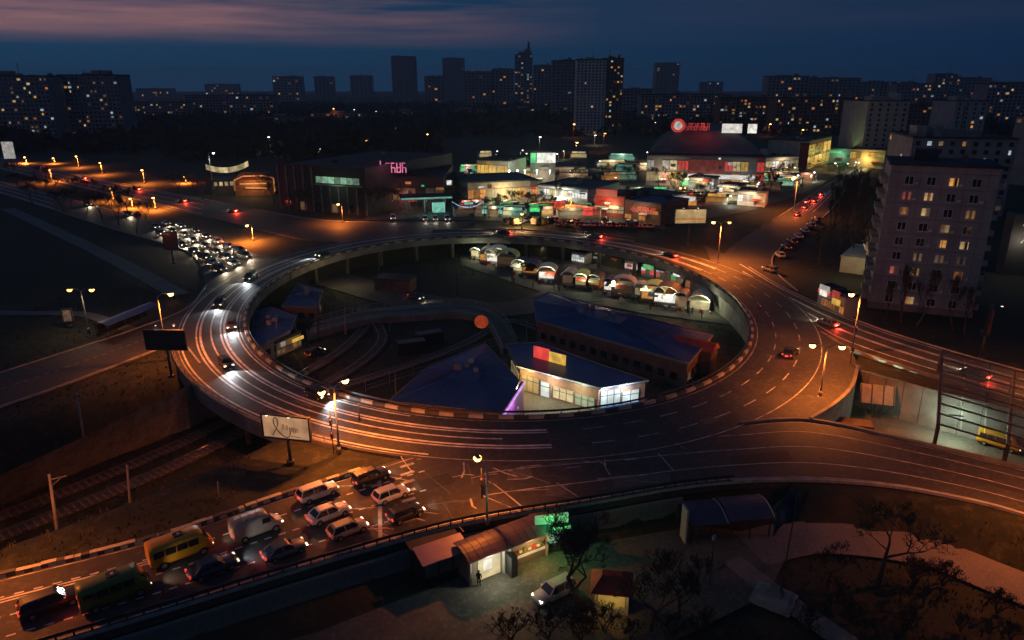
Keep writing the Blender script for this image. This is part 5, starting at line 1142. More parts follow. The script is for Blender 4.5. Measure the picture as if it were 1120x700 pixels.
# ------------------------------------------------------------------ inside the ring
def gable(name, corners, z, h, rise, roofm, wallm, label, cat='building', eave=.5, wins=0):
    """hipped sheet roof over a four cornered pavilion; corners in plan, counter-clockwise"""
    pts = [P(*q, z) if len(q) == 2 else Vector(q) for q in corners]; c = sum(pts, Vector())/len(pts); o = empty(name, c, label=label, cat=cat)
    L_ = [p-c for p in pts]
    m = MB()
    for a, b in zip(L_, L_[1:]+L_[:1]): m.quad(a-Vector((0,0,.3)), b-Vector((0,0,.3)), b+Vector((0,0,h)), a+Vector((0,0,h)))
    m.poly([p+Vector((0,0,h)) for p in L_]); m.build('wall', wallm, o)
    ex = [p + p.normalized()*eave for p in L_]; m = MB(); n = len(ex)
    tops = [p*.30 + Vector((0,0,h+rise)) for p in L_]
    for k in range(n):
        a, b = ex[k], ex[(k+1) % n]; m.quad(a+Vector((0,0,h)), b+Vector((0,0,h)), tops[(k+1) % n], tops[k]); m.quad(a+Vector((0,0,h-.25)), b+Vector((0,0,h-.25)), b+Vector((0,0,h)), a+Vector((0,0,h)))
    m.poly(tops); m.poly([p+Vector((0,0,h-.25)) for p in ex]); r = m.build('roof', roofm, o)
    sm = MB()
    for k in range(n):                                   # standing seams
        a, b = ex[k]+Vector((0,0,h)), ex[(k+1) % n]+Vector((0,0,h)); ta, tb = tops[k], tops[(k+1) % n]; cnt = max(3, int((b-a).length/1.1))
        for q in range(1, cnt): sm.bar(a.lerp(b, q/cnt)+Vector((0,0,.03)), ta.lerp(tb, q/cnt)+Vector((0,0,.03)), .05)
    sm.build('roof_seams', roofm, r)
    fb = MB()
    for a, b in zip(ex, ex[1:]+ex[:1]): fb.bar(a+Vector((0,0,h-.1)), b+Vector((0,0,h-.1)), .12, .4)
    fb.build('fascia', CONC, r)
    rg_ = random.Random(int(c.x*10+c.y))
    for k in range(5):
        p = L_[rg_.randrange(n)]*rg_.uniform(.12,.28); m = MB(); zz = h+rise-.05; m.box(p.x-.4, p.x+.4, p.y-.3, p.y+.3, zz, zz+rg_.uniform(.4,.9)); m.build('roof_vent', rg_.choice([STEEL, CONC]), r)
    for k in range(4):
        e0 = rg_.randrange(n); f0 = rg_.uniform(.15,.7); a, b = ex[e0]+Vector((0,0,h+.035)), ex[(e0+1)%n]+Vector((0,0,h+.035)); ta, tb_ = tops[e0]+Vector((0,0,.035)), tops[(e0+1)%n]+Vector((0,0,.035)); g0 = rg_.uniform(.1,.5); f1 = f0+rg_.uniform(.06,.16); g1 = g0+.35
        m = MB(); m.poly([a.lerp(b,f0).lerp(ta.lerp(tb_,f0),g0), a.lerp(b,f1).lerp(ta.lerp(tb_,f1),g0), a.lerp(b,f1).lerp(ta.lerp(tb_,f1),g1), a.lerp(b,f0).lerp(ta.lerp(tb_,f0),g1)]); m.build('replaced_sheet', rg_.choice([mat('faded_blue_sheet',(.07,.10,.20),.55,.4,.3,.4), mat('rusty_sheet',(.12,.075,.06),.75,.3,.4,.8)]), r)
    for a, b in zip(L_, L_[1:]+L_[:1]):
        ln = (b-a).length; d = (b-a).normalized(); nn = Vector((d.y,-d.x,0))
        if ln < 7 or h < 3: continue
        for k in range(int(ln/2.4)):
            p = a+d*(1.6+2.4*k); 
            if (p-a).length > ln-1: continue
            m = MB(); m.bar(p-d*.6+nn*.03+Vector((0,0,1.6)), p+d*.6+nn*.03+Vector((0,0,1.6)), .12, 1.2); m.build('window', W_DIM if rg_.random() < .12 else GLASSD, o)
    return o, L_, h
# roof outlines measured on the eaves level, so corner pixels are taken at that height
def eave(pts, h): return [P(a, b, h) - Vector((0,0,h)) for a, b in pts]
gable('station_pavilion', eave([(427,438),(552,452),(566,416),(530,376),(515,382),(470,402)], 4.0), 0, 4.0, .5, BLUEROOF, BRICK, 'triangular blue roofed station beside the inner rim', eave=.3)
# neon hoarding on the corner of the station
nb, nl, nrz = frame_of((545,455), (569,420), 4.2); nb = Vector((nb.x, nb.y, 0)) + Vector((math.sin(nrz), -math.cos(nrz), 0))*.55; ns_ = empty('neon_board', nb, nrz, label='violet neon board on the corner of the triangular station', cat='sign')
m = MB(); m.box(0, nl, 0, .3, -.1, 4.7); m.build('board', mat('violet_board', (.12,.05,.12), .6, .3, .4, 1), ns_)
m = MB(); m.tube([(.3,-.14,4.3),(nl-.2,-.14,4.55)], .2, 6); m.build('neon_tube', S_VIOL, ns_); m = MB(); m.tube([(.3,-.14,2.2),(1.0,-.14,4.0)], .16, 6); m.build('neon_tube', S_VIOL, ns_)
for k in range(3): m = MB(); m.lathe([(.2,-.05),(.2,.05)], 10, Matrix.Translation((1+k*nl*.3,-.1,.9+k*.5)) @ UPR); m.build('round_badge', FRAME, ns_)
light('POINT', 'neon_light', (nl*.45,-1.2,3.6), 420, (.75,.3,1), .2, ns_)
gb = empty('globe_lamp', P(567,450,LOW), label='white globe lamp on a short post before the neon board', cat='lamp'); gh_ = Zat(gb.location.y, 429)
m = MB(); m.tube([(0,0,0),(0,0,gh_-.3)], .06, 6); m.build('post', DSTEEL, gb); m = MB(); m.lathe([(.05,gh_-.35),(.3,gh_-.2),(.36,gh_),(.3,gh_+.2),(.05,gh_+.34)], 12); m.build('globe', lit('globe', (1,1,.8), 1.0), gb, True); light('POINT', 'globe_light', (0,-.1,gh_+.6), 600, (1,.95,.7), .3, gb)
rs = empty('round_sign', P(527,385,LOW), label='round orange sign on a post at the tip of the station', cat='sign'); rh = Zat(rs.location.y, 352)
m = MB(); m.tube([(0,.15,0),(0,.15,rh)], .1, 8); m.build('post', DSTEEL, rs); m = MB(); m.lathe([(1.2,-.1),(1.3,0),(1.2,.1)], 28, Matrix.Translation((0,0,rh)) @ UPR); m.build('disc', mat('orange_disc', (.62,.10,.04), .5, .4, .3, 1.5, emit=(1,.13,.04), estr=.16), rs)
# lit pavilion: two wings under one blue roof
pvL, pvl, pvrz = frame_of((558,414), (655,443), LOW)
pv = empty('lit_pavilion', pvL, pvrz, label='shop pavilion with bright shopfronts under a navy roof', cat='shop')
pA = eave([(556,378),(569,401),(655,424),(706,416),(650,398),(616,386),(592,376)], 4.2); inv = (Matrix.Translation(pvL) @ Matrix.Rotation(pvrz, 4, 'Z')).inverted(); Lp = [inv @ p for p in pA]
m = MB()
for a, b in zip(Lp, Lp[1:]+Lp[:1]): m.quad((a.x,a.y,-.2), (b.x,b.y,-.2), (b.x,b.y,4.0), (a.x,a.y,4.0))
m.build('wall', BRICK, pv)
m = MB(); cpt = sum(Lp, Vector())/len(Lp); ex = [p + (p-cpt).normalized()*.55 for p in Lp]; m.poly([(p.x,p.y,4.25) for p in ex]); m.poly([(p.x,p.y,4.0) for p in ex])
for a, b in zip(ex, ex[1:]+ex[:1]): m.quad((a.x,a.y,4.0), (b.x,b.y,4.0), (b.x,b.y,4.25), (a.x,a.y,4.25))
rf = m.build('roof', BLUEROOF, pv); m = MB()
for a, b in zip(ex, ex[1:]+ex[:1]): m.bar((a.x,a.y,4.3), (b.x,b.y,4.3), .14, .22)
m.build('roof_edge', CONC, rf)
def fronts(a, b, specs, parent):
    d = b-a; ln = d.length; M = Matrix.Translation((a.x,a.y,0)) @ Matrix.Rotation(math.atan2(d.y,d.x),4,'Z')
    for x0, x1, z0_, z1_, mm, nm in specs:
        q = MB(); q.box(ln*x0, ln*x1, -.12, .02, z0_, z1_, M); p = q.build(nm, mm, parent)
        q = MB(); k_ = max(1, int((x1-x0)*ln/1.1))
        for k in range(k_+1): x = ln*(x0+(x1-x0)*k/k_); q.box(x-.04, x+.04, -.17, -.12, z0_, z1_, M)
        q.box(ln*x0, ln*x1, -.168, -.122, z0_+(z1_-z0_)*.68, z0_+(z1_-z0_)*.72, M); q.build('mullion', DSTEEL, p)
fronts(Lp[1], Lp[2], [(.02,.26,.3,3.0,S_YEL,'shopfront'),(.28,.40,.2,2.7,S_COOLF,'doorway'),(.44,.70,.5,2.4,S_CREAM,'shopfront'),(.72,.96,.4,2.2,lit('shop_green',(.8,1,.6),.2),'shopfront')], pv)
fronts(Lp[2], Lp[3], [(.04,.46,.9,3.5,lit('shop_blue_white',(.72,.93,1),.62),'shopfront'),(.50,.86,.9,2.9,S_COOLF,'shopfront')], pv)
fronts(Lp[2], Lp[3], [(.03,.9,.3,.85,mat('blue_plinth',(.03,.12,.35),.5,.4,.2,1),'blue_base')], pv)
fronts(Lp[0], Lp[1], [(.3,.9,.3,2.6,S_CREAM,'shopfront')], pv)
q = MB(); sgn = inv @ (P(584,391,4.2)-Vector((0,0,4.2))); sg2 = inv @ (P(616,400,4.2)-Vector((0,0,4.2)))
q.box(0, 3.1, -.15, .15, 4.3, 6.3, Matrix.Translation((sgn.x,sgn.y,0))); q.build('roof_sign_red', S_RED, pv)
q = MB(); q.box(3.15, 6.3, -.15, .15, 4.3, 6.0, Matrix.Translation((sgn.x,sgn.y,0))); q.build('roof_sign_amber', S_YEL, pv)
for fx, e_, c_ in ((.12,900,(1,.7,.25)),(.45,800,(1,.9,.6)),(.8,600,(.9,1,.6))):
    p = Lp[1].lerp(Lp[2], fx); light('POINT', 'shop_light', (p.x-.2, p.y-2.0, 3.4), e_, c_, .3, pv)
for fx in (.25, .65): p = Lp[2].lerp(Lp[3], fx); light('POINT', 'shop_light', (p.x+.5, p.y-1.6, 3.4), 700, (.8,.95,1), .3, pv)
# long blue hall
gable('market_hall', eave([(588,350),(752,397),(778,366),(640,331),(600,320),(584,328)], 4.5), 0, 4.5, .9, BLUEROOF, BRICK, 'long blue roofed market hall inside the ring', eave=.3)
fw_, fl_, frz = frame_of((690,392), (745,404), LOW); kk = empty('hall_annex', fw_, frz, label='low annex with shuttered windows in front of the long hall', cat='building')
m = MB(); m.box(0, fl_, -1.5, 0, -.1, 2.6); m.build('wall', BRICK, kk); m = MB(); m.box(-.3, fl_+.3, -1.9, .1, 2.603, 2.75); m.build('roof', DARKROOF, kk)
for k in range(6): m = MB(); x = fl_*(k+.5)/6; m.box(x-.5, x+.5, -1.56, -1.48, .9, 2.1); m.build('window', GLASSD, kk)
st2 = empty('gable_stairs', P(776,410,LOW), R(55), label='brick stair tower at the right end of the long hall', cat='building'); m = MB(); m.box(0,3,0,7,-.1,4.2); m.build('wall', BRICK, st2)
m = MB()
for k in range(9): m.box(3.003, 4.6, .5+.6*k, 1.1+.6*k, -.1, .4+.4*k)
m.build('steps', CONC, st2); m = MB(); m.hexa([(-.3,-.3,4.2),(3.3,-.3,4.2),(3.3,7.3,4.2),(-.3,7.3,4.2)],[(1.2,-.3,5.4),(1.8,-.3,5.4),(1.8,7.3,5.4),(1.2,7.3,5.4)]); m.build('roof', REDROOF, st2)
light('POINT', 'stair_fill', P(780,398,LOW)+Vector((1,-2,5)), 350, SODIUM, .2)  # bodiless fill light, added to lift the dark ground inside the ring
ro_, ri_ = pix([(336,366),(400,350),(455,345),(505,343),(532,352),(550,382)], 1.2, 36), pix([(344,352),(402,338),(455,333),(512,332),(548,346),(566,376)], 1.2, 36)
rmp = slab(ri_, ro_, 1.2, 1.3).build('tram_ramp', CONCD); tag(rmp, 'low concrete ramp curving round to the triangular station', 'ramp')
for e_ in (ro_, ri_):
    m = MB()
    for a, b in zip(e_, e_[1:]): m.bar(a+Vector((0,0,1.0)), b+Vector((0,0,1.0)), .08); m.bar(a+Vector((0,0,.5)), b+Vector((0,0,.5)), .05); m.bar(a, a+Vector((0,0,1.05)), .07)
    m.build('railing', STEEL, rmp)
strip([a.lerp(b, .5) for a, b in zip(ro_, ri_)], 2.2, 1.205).build('walkway', PAVING, rmp)
for i, (q, rz_, m_) in enumerate([((450,385),20,'dark'),((470,375),28,'dark')]):
    o = empty('steel_container', P(*q, LOW), R(rz_), label=['dark storage container by the loop track','second dark storage container nearer the round sign'][i], cat='container')
    m = MB(); m.box(-2.6,2.6,-1.1,1.1,-.05,2.3)
    for k in range(16): m.box(-2.5+k*.33,-2.35+k*.33,-1.16,-1.1,.1,2.2)
    m.build('shell', PAINT[m_], o); m = MB(); m.box(2.61,2.66,-1.0,1.0,.1,2.2); m.build('door', PAINT['dark'], o)
for i in range(6):
    a, b = P(400+i*26, 428-i*9, LOW), P(424+i*26, 420-i*9, LOW); o = empty('mesh_fence', a, math.atan2(b.y-a.y, b.x-a.x), label=from_left(i)+' panel of the wire fence along the loop track', cat='fence', group='loop track fence'); ln = (b-a).length
    m = MB(); m.bar((0,0,-.1),(0,0,1.8),.08); m.build('post', STEEL, o); m = MB(); m.bar((0,0,1.7),(ln,0,1.7),.05); m.bar((0,0,.3),(ln,0,.3),.05); m.bar((0,0,1.0),(ln,0,1.0),.03); m.build('rails', STEEL, o)
# small blue roofs at the left
gable('tram_depot', eave([(276,382),(316,362),(323,346),(296,336),(278,342)], 3.6), 0, 3.6, .5, BLUEROOF, PANEL2, 'blue roofed depot shed under the left rim of the ring', eave=.3)
gable('tram_depot', eave([(309,334),(346,336),(352,318),(326,310)], 3.6), 0, 3.6, .7, mat('slate_blue_roof',(.09,.10,.19),.5,.4,.25,.3), BRICK, 'smaller slate blue shed behind the depot', eave=.3)
kb_, kl_, kz_ = frame_of((303,390), (330,378), LOW); o, h_, l_ = shop((303,390),(330,378), LOW, 372, 3, CREAM, DARKROOF, 'ochre lit kiosk beside the blue depot', bays=3, face=W_DIM, pw=45, name='kiosk', lightcol=(1,.55,.2))
# market stalls under arched covers
def stall(q, wd, dp, ht, rz, frontm, roofm, label, group):
    o = empty('market_stall', P(*q, .05), R(rz), label=label, cat='stall', group=group)
    m = MB(); m.box(-wd/2, wd/2, 0, dp, -.05, ht); m.build('booth', rb_.choice([PANEL2, BRICK, CREAM, PANEL2]), o)
    n = 8; m = MB()
    for k in range(n):
        a0, a1 = math.pi*k/n, math.pi*(k+1)/n; f = lambda a, r_: (-math.cos(a)*r_, ht + math.sin(a)*r_*.62)
        (x0, z0_), (x1, z1_) = f(a0, wd/2+.2), f(a1, wd/2+.2); (u0, v0), (u1, v1) = f(a0, wd/2+.08), f(a1, wd/2+.08)
        m.hexa([(u0,-.7,v0),(u1,-.7,v1),(u1,dp,v1),(u0,dp,v0)], [(x0,-.7,z0_),(x1,-.7,z1_),(x1,dp,z1_),(x0,dp,z0_)])
    m.build('arched_cover', roofm, o)
    m = MB(); m.tube([(-math.cos(math.pi*k/12)*(wd/2+.2), -.75, ht+math.sin(math.pi*k/12)*(wd/2+.2)*.62) for k in range(13)], .12, 6); m.build('arch_rim', FRAME, o)
    m = MB(); m.box(-wd*.44, wd*.44, -.08, .0, .9, ht-.15); m.build('lit_counter', frontm, o)
    m = MB(); m.box(-wd*.46, wd*.46, -.5, -.02, .1, .85); m.build('counter', PANEL3, o)
    for k in range(4):
        x, y, h_ = rb_.uniform(-wd*.6, wd*.6), rb_.uniform(-2.4,-.8), rb_.uniform(.3,1.0); m = MB(); m.box(x, x+rb_.uniform(.4,.9), y, y+rb_.uniform(.4,.8), -.02, h_); m.build('crate', rb_.choice([PAINT['brown'], PAINT['beige'], PAINT['green'], PAINT['red'], PAINT['white']]), o)
    if rb_.random() < .6: m = MB(); x = rb_.uniform(-wd*.5, 0); m.hexa([(x,-2.4,ht-.5),(x+2.4,-2.4,ht-.5),(x+2.4,-.3,ht-.1),(x,-.3,ht-.1)], [(x,-2.4,ht-.44),(x+2.4,-2.4,ht-.44),(x+2.4,-.3,ht-.02),(x,-.3,ht-.02)]); m.build('awning', rb_.choice([REDW, BLUEROOF, CREAM, COVW]), o)
    return o
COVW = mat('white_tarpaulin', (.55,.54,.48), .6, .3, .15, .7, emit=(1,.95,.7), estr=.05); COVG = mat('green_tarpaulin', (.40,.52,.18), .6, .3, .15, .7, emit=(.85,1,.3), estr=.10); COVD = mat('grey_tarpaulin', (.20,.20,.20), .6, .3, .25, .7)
rowA = [(520,284),(532,287),(545,290),(556,294),(568,299),(582,304),(600,308),(618,311),(634,314),(650,317),(666,321),(682,324),(698,327),(714,331),(730,334),(746,338),(762,340)]
for i, q in enumerate(rowA):
    q = (q[0]+rb_.uniform(-3,3), q[1]+rb_.uniform(-2.2,1.6))
    stall(q, rb_.choice([2.8,3.6,4.4,5.6]), rb_.uniform(3,5), rb_.uniform(2.3,3.1), -17 - i*.3 + rb_.uniform(-9,9), [S_CREAM, W_WARM, S_WHITE, W_DIM][i % 4], [COVD, COVW, COVD, COVW, COVG][(i*3) % 5], from_left(i)+' arched stall in the front market row behind the blue hall', 'front market row')
    if i % 2 == 0: b = P(*q, LOW); light('POINT', 'stall_lamp', b + Vector((.5,-2.2,3.4)), 520, (1,.88,.55) if i % 4 else (.95,1,.6), .25)
rowB = [(545,272,S_TEAL),(562,274,S_TEAL),(600,277,W_RED),(632,288,S_WHITE),(656,287,S_CREAM),(674,290,S_COOLF),(690,296,S_WHITE),(708,302,S_RED),(724,306,W_RED),(740,311,W_DIM),(756,317,W_ORNG),(772,324,S_CREAM)]
for i, (a, b_, mm) in enumerate(rowB):
    o, h_, l_ = shop((a-7,b_), (a+7,b_+2.4), LOW, b_-10, 4, PANEL2, DARKROOF, from_left(i)+' booth in the rear market row under the far rim', bays=3, face=mm, face_h=(.3,.95), pw=60, frac=.85, name='market_booth', lightcol=(1,.8,.5) if mm is not S_TEAL else (.5,1,.85)); tag(o, group='rear market row', cat='stall')
bl_ = empty('pump_house', P(410,318,LOW), R(-12), label='dark flat shed beside the lower road', cat='building'); m = MB(); m.box(0,9,0,5,-.1,3); m.build('wall', BRICK, bl_); m = MB(); m.box(-.3,9.3,-.3,5.3,3.003,3.2); m.build('roof', DARKROOF, bl_)
light('POINT', 'road_fill', P(380,316,LOW)+Vector((0,0,6)), 900, (1,.7,.3), .2)  # added fill light without a fixture, brightens the lower road

# ------------------------------------------------------------------ underpass on the right
def wall_run(name, pts, z0_, z1_, th, m_, label, pw_=2.4):
    o = empty(name, tuple(pts[0].xy)+(0,), label=label, cat='wall'); ln = sum((b-a).length for a, b in zip(pts, pts[1:])); c = spline(pts, max(2, int(ln/pw_)+1)); iv = Vector((pts[0].x, pts[0].y, 0))
    for a, b in zip(c, c[1:]):
        d = (b-a).normalized(); n = Vector((-d.y, d.x, 0))*th/2; a2 = a+d*.03-iv; b2 = b-d*.03-iv; m = MB()
        B = [Vector((q.x,q.y,z0_)) for q in (a2-n, b2-n, b2+n, a2+n)]; m.hexa(B, [q+Vector((0,0,z1_-z0_)) for q in B]); m.build('wall_panel', m_, o)
    return o
wall_run('underpass_wall', pix([(933,402),(1000,420),(1120,450),(1260,490)], HIGH), -.1, 5.9, .4, CONCD, 'stained panel wall along the far side of the underpass')
wall_run('underpass_wall', pix([(940,468),(1000,486),(1120,515),(1260,553)], HIGH), -.1, 5.8, .3, CONC, 'panel wall along the near side of the underpass')
wall_run('underpass_wall', wall_e[1:], -.1, 5.7, .4, CONCD, 'curved end wall of the underpass below the apron')
vg = pix([(925,398),(1000,417),(1120,447),(1260,487)], HIGH, 40)
vs2 = strip([p + Vector((.75, 1.1, 0)) for p in vg], 3.4, 5.55, .35).build('verge', GRASS); tag(vs2, 'narrow grass verge between the avenue and the underpass wall', kind='structure')
cn = empty('steel_canopy', P(1028,470,HIGH), label='open black steel lattice canopy over the underpass', cat='canopy'); iv = cn.location.copy()
far_e, near_e = pix([(1030,386),(1110,408),(1190,430)], HIGH+3.0), pix([(1026,466),(1102,489),(1180,512)], HIGH+.6)
for a, b in zip(far_e, near_e):
    m = MB(); m.bar(a-iv+Vector((0,0,.0)), b-iv, .38, .5); m.build('cross_beam', DSTEEL, cn)
    for q in (a, b): m = MB(); m.bar(Vector((q.x,q.y,0))-iv, q-iv, .35); m.build('column', DSTEEL, cn)
for f in np.linspace(0, 1, 9):
    m = MB(); ps = [a.lerp(b, f)-iv for a, b in zip(far_e, near_e)]
    for p, q in zip(ps, ps[1:]): m.bar(p+Vector((0,0,.3)), q+Vector((0,0,.3)), .16, .2)
    m.build('purlin', DSTEEL, cn)
PANE = mat('canopy_glass', (.10,.12,.11), .2, .6, .3, .6); PANE.node_tree.nodes['Principled BSDF'].inputs['Alpha'].default_value = .30
for a0, a1, b0, b1 in zip(far_e, far_e[1:], near_e, near_e[1:]):
    for k in range(8):
        for j in range(3):
            f0, f1, g0, g1 = (k+.06)/8, (k+.94)/8, (j+.03)/3, (j+.97)/3
            qd = [a0.lerp(a1, g).lerp(b0.lerp(b1, g), f)-iv+Vector((0,0,.32)) for f, g in ((f0,g0),(f0,g1),(f1,g1),(f1,g0))]
            m = MB(); m.hexa([q+Vector((0,0,.0)) for q in reversed(qd)], [q+Vector((0,0,.04)) for q in reversed(qd)]); m.build('glass_pane', PANE, cn)
for q, lb in (((1046,455),'first'),((1092,448),'second')):
    t_ = empty('strip_lamp', P(*q, 4.0), R(-18), label='white strip lamp under the steel canopy, the one %s' % ('by its left beam' if lb == 'first' else 'between its beams'), cat='lamp'); m = MB(); m.box(-.9,.9,-.12,.12,0,.12); m.build('housing', DSTEEL, t_); m = MB(); m.box(-.8,.8,-.22,.22,-.1,0); m.build('tube', S_WHITE, t_)
    m = MB(); m.bar((0,0,.1),(0,0,2.3),.05); m.build('hanger', DSTEEL, t_); light('POINT', 'strip_light', (0,0,-.35), 1700, (.70,1,.72), .25, t_)
wlp = empty('wall_lamp', P(962,412,5.0), R(-18), label='pale green flood lamp on the underpass wall', cat='lamp'); m = MB(); m.box(-.4,.4,-.5,0,0,.18); m.build('housing', DSTEEL, wlp); m = MB(); m.box(-.35,.35,-.45,-.05,-.06,0); m.build('lens', S_WHITE, wlp); light('POINT', 'wall_light', (0,-1.0,-.5), 6500, (.60,1,.66), .25, wlp)
sb = empty('braced_hoarding', P(956,458,LOW), R(-16), label='leaning panelled hoarding on braced legs in the underpass', cat='hoarding')
for k in range(3): m = MB(); m.hexa([(-2.4+1.65*k,0,2.4),(-.85+1.65*k,0,2.4),(-.85+1.65*k,.15,2.4),(-2.4+1.65*k,.15,2.4)], [(-2.4+1.65*k,1.2,5.0),(-.85+1.65*k,1.2,5.0),(-.85+1.65*k,1.35,5.0),(-2.4+1.65*k,1.35,5.0)]); m.build('panel', mat('hoarding_panel',(.30,.21,.15),.8,.2,.3,.6), sb)
m = MB()
for x in (-2.2,-.7,.9,2.3): m.bar((x*.3,.4,0),(x,0,2.4),.09); m.bar((x,0,2.4),(x,1.2,5.0),.1)
m.bar((-2.4,-.03,2.4),(2.5,-.03,2.4),.1); m.tube([(0,.4,-.05),(0,.4,2.2)],.12,8); m.build('brace', DSTEEL, sb)
rr_ = empty('ramp_roof', P(925,462,3.2)-Vector((0,0,0)), R(-16), label='low brown roof slab at the underpass mouth', cat='roof'); m = MB(); m.box(-3,3.4,-1.2,1.2,0,.25); m.build('slab', mat('brown_sheet',(.07,.05,.04),.7,.3,.3,.5), rr_)
for x in (-2.6,3.0):
    for y in (-1,1): m = MB(); m.bar((x,y,-3.25),(x,y,0),.12); m.build('post', DSTEEL, rr_)

# ------------------------------------------------------------------ kiosks below the near avenue
ka, kln, krz = frame_of((514,640), (597,607), YARD)
ks = empty('kiosk_row', ka, krz, label='plum roofed kiosk with a bright open doorway', cat='kiosk')
m = MB(); m.box(0, kln, 0, 2.5, -.2, 2.9); m.build('wall', mat('kiosk_wall',(.16,.13,.11),.8,.3,.3,.5), ks)
m = MB(); n = 6
for k in range(n):
    y0, y1 = -.7+3.3*k/n, -.7+3.3*(k+1)/n; f = lambda y: 2.92+.5*math.sin(math.pi*(y+.7)/4.0)
    m.hexa([(-.4,y0,f(y0)),(kln+.4,y0,f(y0)),(kln+.4,y1,f(y1)),(-.4,y1,f(y1))], [(-.4,y0,f(y0)+.1),(kln+.4,y0,f(y0)+.1),(kln+.4,y1,f(y1)+.1),(-.4,y1,f(y1)+.1)])
rf = m.build('roof', PURPLEROOF, ks)
m = MB()
for k in range(int(kln/.8)): 
    for j in range(n):
        y0, y1 = -.7+3.3*j/n, -.7+3.3*(j+1)/n; m.bar((k*.8,y0,f(y0)+.12),(k*.8,y1,f(y1)+.12),.04)
m.build('roof_seams', PURPLEROOF, rf)
for x0, x1, z0_, z1_, mm, nm in ((.10,.38,.2,2.5,S_CREAM,'doorway'),(.16,.27,1.1,2.3,S_WHITE,'lit_panel'),(.54,.98,1.5,2.5,lit('kiosk_goods',(1,.62,.28),.16),'shop_window'),(.54,.98,.9,1.15,S_CREAM,'lit_shelf')):
    q = MB(); q.box(kln*x0, kln*x1, -.10-(.06 if nm == 'lit_panel' else 0), .02, z0_, z1_); p = q.build(nm, mm, ks)
for k in range(7): m = MB(); x = kln*(.56+.06*k); m.box(x, x+.35, -.22, -.12, 1.55, 1.75+.3*random.random()); m.build('goods', [PAINT['red'],PAINT['white'],PAINT['green'],PAINT['beige']][k % 4], ks)
for x in (.0,.42,.50,1.0): m = MB(); m.box(kln*x-.08, kln*x+.08, -.3, .0, 0, 2.9); m.build('pilaster', PANEL3, ks)
m = MB(); m.box(kln*.44, kln*.52, -1.3, -.3, 0, 2.3); m.build('fridge', DSTEEL, ks)
light('POINT', 'door_light', (kln*.24,-1.5,2.5), 330, (1,.98,.70), .25, ks); light('POINT', 'window_light', (kln*.78,-1.4,2.3), 260, (1,.52,.16), .25, ks)
k2a, k2l, k2rz = frame_of((462,640), (512,622), YARD); k2 = empty('kiosk_row', k2a, k2rz, label='unlit kiosk with a narrow plum canopy left of the bright one', cat='kiosk')
m = MB(); m.box(0, k2l, .4, 3.2, -.1, 2.7); m.build('wall', DSTEEL, k2); m = MB(); m.hexa([(-.2,-.8,2.6),(k2l,-.8,2.6),(k2l,1.6,3.1),(-.2,1.6,3.1)],[(-.2,-.8,2.7),(k2l,-.8,2.7),(k2l,1.6,3.2),(-.2,1.6,3.2)]); m.build('canopy', mat('light_plum_sheet',(.26,.17,.24),.5,.5,.2,.5), k2); m = MB(); m.box(-.3,k2l,1.7,3.4,2.75,2.85); m.build('roof', DARKROOF, k2)
for k in range(3): m = MB(); m.box(.5+k*k2l/3.2,.5+k*k2l/3.2+1.3,.34,.4,.3,2.2); m.build('shutter', CONCD, k2)
gk = empty('kiosk_row', P(603,606,YARD)+Vector((0,.4,0)), R(12), label='small kiosk with a glowing green roof sign', cat='kiosk'); m = MB(); m.box(-1.6,1.6,0,2.2,-.1,3.0); m.build('wall', DSTEEL, gk); m = MB(); m.box(-1.8,1.8,-.3,2.4,3.003,3.15); m.build('roof', DARKROOF, gk)
m = MB(); m.box(-1.7,1.7,-.1,.2,3.3,4.3); m.build('sign_box', lit('sign_mint',(.30,1,.45),.8), gk); m = MB(); m.box(-1.9,1.9,-.32,-.2,2.7,3.0); m.build('sign_rim', S_GREEN, gk); m = MB(); m.box(-1.2,1.2,-.06,.02,1.0,2.4); m.build('window', S_PALEG, gk)
light('POINT', 'green_glow', (0,-1.2,3.6), 260, (.08,1,.22), .3, gk)
pr_ = empty('person', P(524,641,YARD+.03), R(160), label='person in dark clothes standing at the bright kiosk doorway', cat='person')
